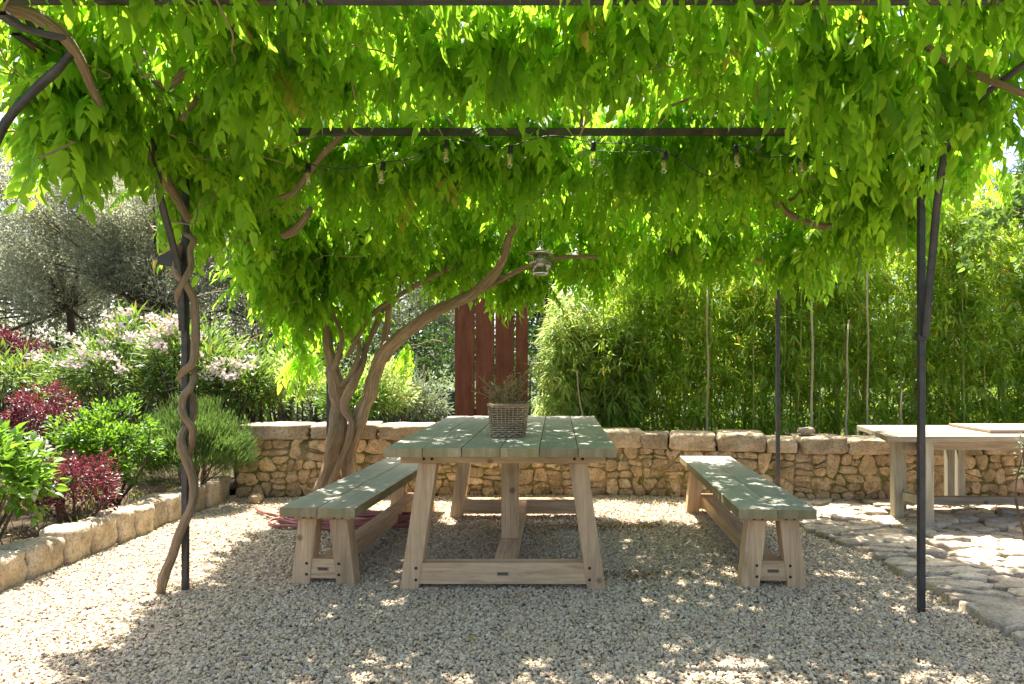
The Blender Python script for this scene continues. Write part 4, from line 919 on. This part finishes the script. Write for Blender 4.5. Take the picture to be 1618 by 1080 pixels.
for i, (pxx, y0, y1, d, lab) in enumerate(((1283, 684, 405, 6.75, 'thick straight pale cane standing right of the thin back post'), (1371, 690, 390, 6.8, 'pale cane left of the right pergola post in the bamboo'), (1118, 672, 445, 6.8, 'tall thin pale cane behind the right bench'), (933, 668, 585, 6.75, 'short leaning dry cane right of the dining table'), (1336, 672, 505, 6.8, 'bent dry cane standing in the middle of the bamboo'), (1424, 690, 615, 6.7, 'short brown stump cane beside the right pergola post'))):
    a, b = P(pxx, y0, d), P(pxx+(-22 if i == 3 else (4 if i == 4 else 0)), y1, d); a[2] = 0; r = .011 if i else .014
    p = np.linspace(a, b, 9); p[:, 0] += .008*np.sin(np.arange(9)*1.7)
    V, T, G = tube(p, np.linspace(r, r*.7, 9), 7); kn = [lathe(((r*.8, -.006), (r*1.2, 0), (r*.8, .006)), 7, q) for q in p[1:-1]]; V, T = joinT([(V, T)]+kn)
    tag(part('dry_cane', V, T, M['drycane'], None, smooth=True), lab, 'cane')
# round leaved branch hanging in at the right edge, and pale blossom twigs below it
root = thing('round_leaved_tree', 'dark round leaved tree reaching in at the right edge of view', 'tree', (3.75, 4.1, 0)); p, cc, w, off = shrub_points(520, P(1600, 355, 4.2), (.24, .3, .34), 26, .08, -1)
V, T, tn = place(lf8(.8, .06, .1), frames(unit(off+rng.normal(0, .05, off.shape)+np.array((-.01, 0, -.04))), rdir(520)), rng.uniform(.04, .06, 520), p); part('crown', V, T, M['midgreen'], root, tone=tn)
V, T, G = tube(catmull([(3.75, 4.1, 0), (3.74, 4.12, 1.0), (3.6, 4.15, 2.0), (3.25, 4.2, 2.45)], 5), np.linspace(.03, .008, 16), 7); part('trunk', V, T, M['darkbark'], root)
lst = [tube(catmull([(3.70-.03*i, 4.13, 1.5+.08*i), ((3.7+cc[i][0])/2, 4.15, (1.5+.08*i+cc[i][2])/2+.12), cc[i]], 3), .004, 4)[:2] for i in range(10)]; V, T = joinT(lst); part('twigs', V, T, M['darkbark'], root)
c = P(1622, 720, 4.3); shrub('white_blossom_shrub', 'pale blossoming twigs at the right edge beside the bleached table', 'shrub', c+np.array((.06, 0, 0)), (.08, .12, .30), 230, 16, .045, lf4(.6), (.018, .028), 'pale', base_z=.06, low=-1)
# grass and litter
n = 2600; p = np.stack([rng.uniform(-4.4, -3.2, n), rng.uniform(3.4, 6.5, n), np.zeros(n)], 1); keep = np.array([noise.noise(Vector((a*2.2, b*2.2, 5))) > -.08 for a, b, _ in p]); p = p[keep]; p[:, 2] = [bedz(a, b) for a, b, _ in p]; n = len(p)
V, T, tn = place(lf2(.07), frames(unit(rng.normal(0, .5, (n, 3))+np.array((0, 0, 1.0))), rdir(n)), rng.uniform(.04, .13, n), p); tag(part('grass', V, T, M['grass'], None, tone=tn), 'dry grass and seedlings growing in the flower bed', None, None, 'stuff')
n = 1500; cl = [(.35, 5.18, .30, .07, 800), (.2, 5.15, .5, .12, 300), (-2.6, 6.0, .5, .12, 260), (.52, 4.0, .16, .07, 260), (1.0, 5.6, .6, .2, 90)]; pl = []
for a, b, sx, sy, m in cl: pl.append(np.stack([rng.normal(a, sx, m), rng.normal(b, sy, m), np.full(m, .012)], 1))
pl.append(np.stack([rng.uniform(-2.9, 1.9, 520), rng.uniform(2.5, 6.1, 520), np.full(520, .012)], 1))
pl.append(np.stack([rng.uniform(-4.2, -3.2, 500), rng.uniform(3.4, 6.4, 500), np.full(500, .16)], 1)); p = np.vstack(pl); n = len(p)
V, T, tn = place(lf2(.4), frames(unit(rng.normal(0, 1, (n, 3))*np.array((1, 1, .15))), np.array((0, 0, 1.0))+rng.normal(0, .3, (n, 3))), rng.uniform(.012, .032, n), p); tag(part('leaf_litter', V, T, M['litter'], None, tone=tn), 'brown fallen leaf litter scattered on gravel and soil', None, None, 'stuff')
FL = [(1007, 742+170, 'M'), (165, 1025, ''), (222, 942, ''), (450, 850, ''), (740, 1010, ''), (1330, 945, ''), (560, 870, ''), (1190, 1030, ''), (1000, 985, '')]
flm = mesh('fallen_leaf', *lf8(.55, .1, .2), M['litter'])
for a, b, _ in FL:
    d = H*F/(b-CY); o = link('fallen_leaf', flm, None, ((a-CX)*d/F, d, .018)); o.scale = (.055,)*3; o.rotation_euler = (random.uniform(-.3, .3), random.uniform(-.2, .2), random.uniform(0, 6.28))
    tag(o, 'single dry fallen leaf lying on the gravel', 'leaf', 'fallen leaves on the gravel')

# ================================================================== SMALL THINGS
# garden hose
hs = []
for k in range(5):
    for t in np.linspace(0, 2*math.pi, 26, endpoint=False):
        ph = t+.15*k; rx, ry = .58-.035*k+.03*math.sin(3*t+k), .20-.015*k+.02*math.cos(2*t+k)
        hs.append((-1.62+.03*math.sin(k*2)+rx*math.cos(ph), 5.22+ry*math.sin(ph), .028+.014*k+.008*math.sin(5*t+k*2)))
hs += [(-2.0, 5.2, .05), (-2.2, 5.4, .03), (-2.42, 5.6, .022), (-2.52, 5.72, .025)]
V, T, G = tube(catmull(hs, 2), .0115, 8); tag(part('garden_hose', V, T, M['hose'], None, smooth=True), 'coiled dull red garden hose on the gravel behind the left bench', 'hose')
# basket
bx = thing('wicker_basket', 'square brown wicker basket on the far half of the dining table', 'basket', ((803.5-CX)*4.2/F, 4.2, .799))
def sq(t, hw, r=.18):                                # rounded square outline
    c, s = math.cos(t), math.sin(t); k = (abs(c)**6+abs(s)**6)**(-1/6); return hw*k*c, hw*k*s
weave = []; nst = 32
for row in range(14):
    z = .007+row*.0134; hw = .098+.019*row/14; pts = []
    for k in range(nst*3):
        t = 2*math.pi*k/(nst*3); x, y = sq(t, hw+.0062*math.sin(k*math.pi/3*1.0+(row % 2)*math.pi)+random.uniform(-.001, .001)); pts.append((x, y, z+random.uniform(-.0012, .0012)))
    pts.append(pts[0]); v, t_, _ = tube(pts, .0050, 5, cap=False); weave.append((v, t_))
b = np.array(bx.location); V, T = joinT(weave); part('weave', V+b, T, M['wicker'], bx, smooth=True)
st = []
for k in range(nst):
    t = 2*math.pi*(k+.5)/nst; x0, y0 = sq(t, .098); x1, y1 = sq(t, .118); st.append(tube([(x0, y0, 0), (x1, y1, .192)], .0035, 5)[:2])
V, T = joinT(st); part('stakes', V+b, T, M['wicker'], bx)
rim = []
for ph in (0, math.pi):
    pts = []
    for k in range(109):
        t = 2*math.pi*k/108; x, y = sq(t, .119+.004*math.cos(k*.8+ph)); pts.append((x, y, .194+.005*math.sin(k*.8+ph)))
    rim.append(tube(pts, .006, 6, cap=False)[:2])
V, T = joinT(rim); part('rim', V+b, T, M['wicker'], bx, smooth=True)
lin = [(sq(2*math.pi*k/24, .088), sq(2*math.pi*k/24, .104)) for k in range(24)]; V = [(a[0], a[1], .003) for a, _ in lin]+[(c_[0], c_[1], .17) for _, c_ in lin]+[(0, 0, .003), (0, 0, .16)]; T = []
for k in range(24): q = (k+1) % 24; T += [(k, q, q+24), (k, q+24, k+24), (48, q, k), (49, k+24, q+24)]
part('lining', np.array(V)+b, T, M['soil'], bx)
dp = thing('dried_plant', 'half dried herb plant growing out of the wicker basket', 'plant', (bx.location.x, 4.2, .96)); lst = []; lpv = []; b = np.array(dp.location)
for k in range(46):
    a = np.append(rng.uniform(-.075, .075, 2), 0); dv = np.array((rng.normal(0, .07), rng.normal(0, .06), rng.uniform(.08, .21)))
    if k < 3: dv = np.array((-.14-.02*k, 0, .09+.02*k))
    if k > 42: dv = np.array((.12, 0, .22))*(.8+.1*(k-43))
    q = catmull([a, a+dv*.5+np.array((0, 0, .03)), a+dv], 3); lst.append(tube(q, .0016, 4, cap=False)[:2]); m = 14
    tt = rng.uniform(.3, 1, m); pp = a+dv*tt[:, None]+np.array((0, 0, .02))+rng.normal(0, .005, (m, 3)); lpv.append(place(lf4(.28), frames(rdir(m)+np.array((0, 0, .4)), rdir(m)), rng.uniform(.018, .042, m), pp))
V, T = joinT(lst); part('stems', V+b, T, M['drystem'], dp); V, T, tn = merge3(lpv); part('foliage', V+b, T, M['dry'], dp, tone=tn)
# string of bulbs
sl_ = thing('string_lights', 'string of eight clear bulbs on a black cord below the beam', 'string lights', tuple(P(860, 215, 3.62)))
BL = [(487, 258, 3.66), (606, 256, 3.62), (706, 221, 3.60), (807, 230, 3.60), (938, 225, 3.60), (1051, 239, 3.60), (1163, 230, 3.60), (1264, 241, 3.62)]
cp = [P(425, 205, 3.7), P(455, 235, 3.68)]
sag = [(548, 266), (655, 248), (765, 230), (870, 214), (995, 226), (1125, 278), (1215, 248)]
for i, (a, b_, d) in enumerate(BL):
    cp.append(P(a, b_, d))
    if i < 7:
        s_ = sag[i]; m0 = (a*.7+BL[i+1][0]*.3, b_*.6+s_[1]*.4); cp.append(P(s_[0], s_[1], d))
cp += [P(1310, 262, 3.6), P(1345, 268, 3.55), P(1420, 240, 3.5)]
p = catmull(cp, 7); V, T, G = tube(p, .0028, 5); part('cord', V, T, M['plastic'], sl_, smooth=True)
V, T, G = tube(catmull([P(870, 214, 3.6), P(905, 220, 3.62), P(925, 235, 3.62), P(985, 240, 3.6), P(1051, 239, 3.6)], 5), .002, 4); part('cord', V, T, M['plastic'], sl_)
Zs = lambda prof: lathe(prof, 14)
sock = Zs(((.0001, .004), (.010, .004), (.0135, -.004), (.0135, -.030), (.0155, -.033), (.0155, -.042), (.0001, -.042)))
bulb = Zs(((.010, -.042), (.011, -.052), (.019, -.072), (.0215, -.088), (.019, -.104), (.011, -.113), (.0001, -.117)))
filv, filt = joinT([tube([(x*.4, 0, -.046), (x, 0, -.06), (x*1.1, 0, -.098)], .0013, 4)[:2] for x in (-.006, -.002, .002, .006)])
sm_, bm_, fm_ = mesh('socket', *sock, M['plastic'], smooth=False), mesh('bulb', *bulb, M['glass'], smooth=True), mesh('filament', filv, filt, M['fil'])
for a, b_, d in BL:
    l = P(a, b_, d)-np.array(sl_.location); s_ = link('socket', sm_, sl_, l); bo = link('bulb', bm_, sl_, l); bo.rotation_euler = s_.rotation_euler = (0, R(random.uniform(-8, 8)), 0); link('filament', fm_, bo)
# hanging lantern
ln = thing('glass_lantern', 'round glass lantern with metal cap hanging over the table', 'lantern', tuple(P(854, 412, 4.35))); b = np.array(ln.location); k = 4.35/F
pr = [(11, -21), (14, -20), (17, -16), (20.5, -8), (21.5, 0), (20.5, 7), (17, 12), (12, 15)]
V, T = lathe([(r*k, z*k) for r, z in pr], 24, b); part('glass_globe', V, T, M['smoke'], ln, smooth=True)
V, T = lathe([(.0001, -22*k), (13*k, -22*k), (14.5*k, -20*k), (14*k, -17*k), (12*k, -17*k)], 24, b); part('base_ring', V, T, M['chrome'], ln, smooth=True)
V, T = lathe([(23*k, 11*k), (23.5*k, 12.5*k), (16*k, 15.5*k), (9*k, 17*k), (8*k, 19*k), (5*k, 20*k), (3*k, 24*k), (.0001, 26*k)], 24, b); part('cap', V, T, M['chrome'], ln, smooth=True)
V, T = lathe([(.0001, -10*k), (4.5*k, -9*k), (5*k, 0), (5.5*k, 8*k), (3*k, 9*k), (3*k, 14*k)], 14, b); part('lamp_core', V, T, M['core'], ln, smooth=True)
V, T, G = tube([b+np.array((math.cos(a)*4*k, 0, 28*k+math.sin(a)*5*k)) for a in np.linspace(0, 2*math.pi, 14)], .7*k, 5); part('ring', V, T, M['chrome'], ln, smooth=True)
V, T, G = tube(catmull([b+np.array((0, 0, 32*k)), b+np.array((.003, 0, 75*k)), b+np.array((0, 0, 120*k)), b+np.array((-.01, -.3, 300*k))], 4), .0035, 5); part('cord', V, T, M['plastic'], ln, smooth=True)
# little hanging bird table
bt = thing('hanging_tray', 'small copper coloured tray hanging beside the thin back post', 'tray', tuple(P(1206, 411, 5.4)))
V, T = lathe([(.0001, -.012), (.052, -.012), (.056, -.008), (.056, .012), (.050, .012), (.050, -.004), (.0001, -.004)], 20, np.array(bt.location)); part('tray', V, T, M['copper'], bt)
for x in (-.05, .05):
    V, T, G = tube([np.array(bt.location)+np.array((x, 0, 0)), np.array(bt.location)+np.array((x*.95, 0, .30)), np.array(bt.location)+np.array((0, 0, .55))], .0018, 4); part('wire', V, T, M['metal'], bt)
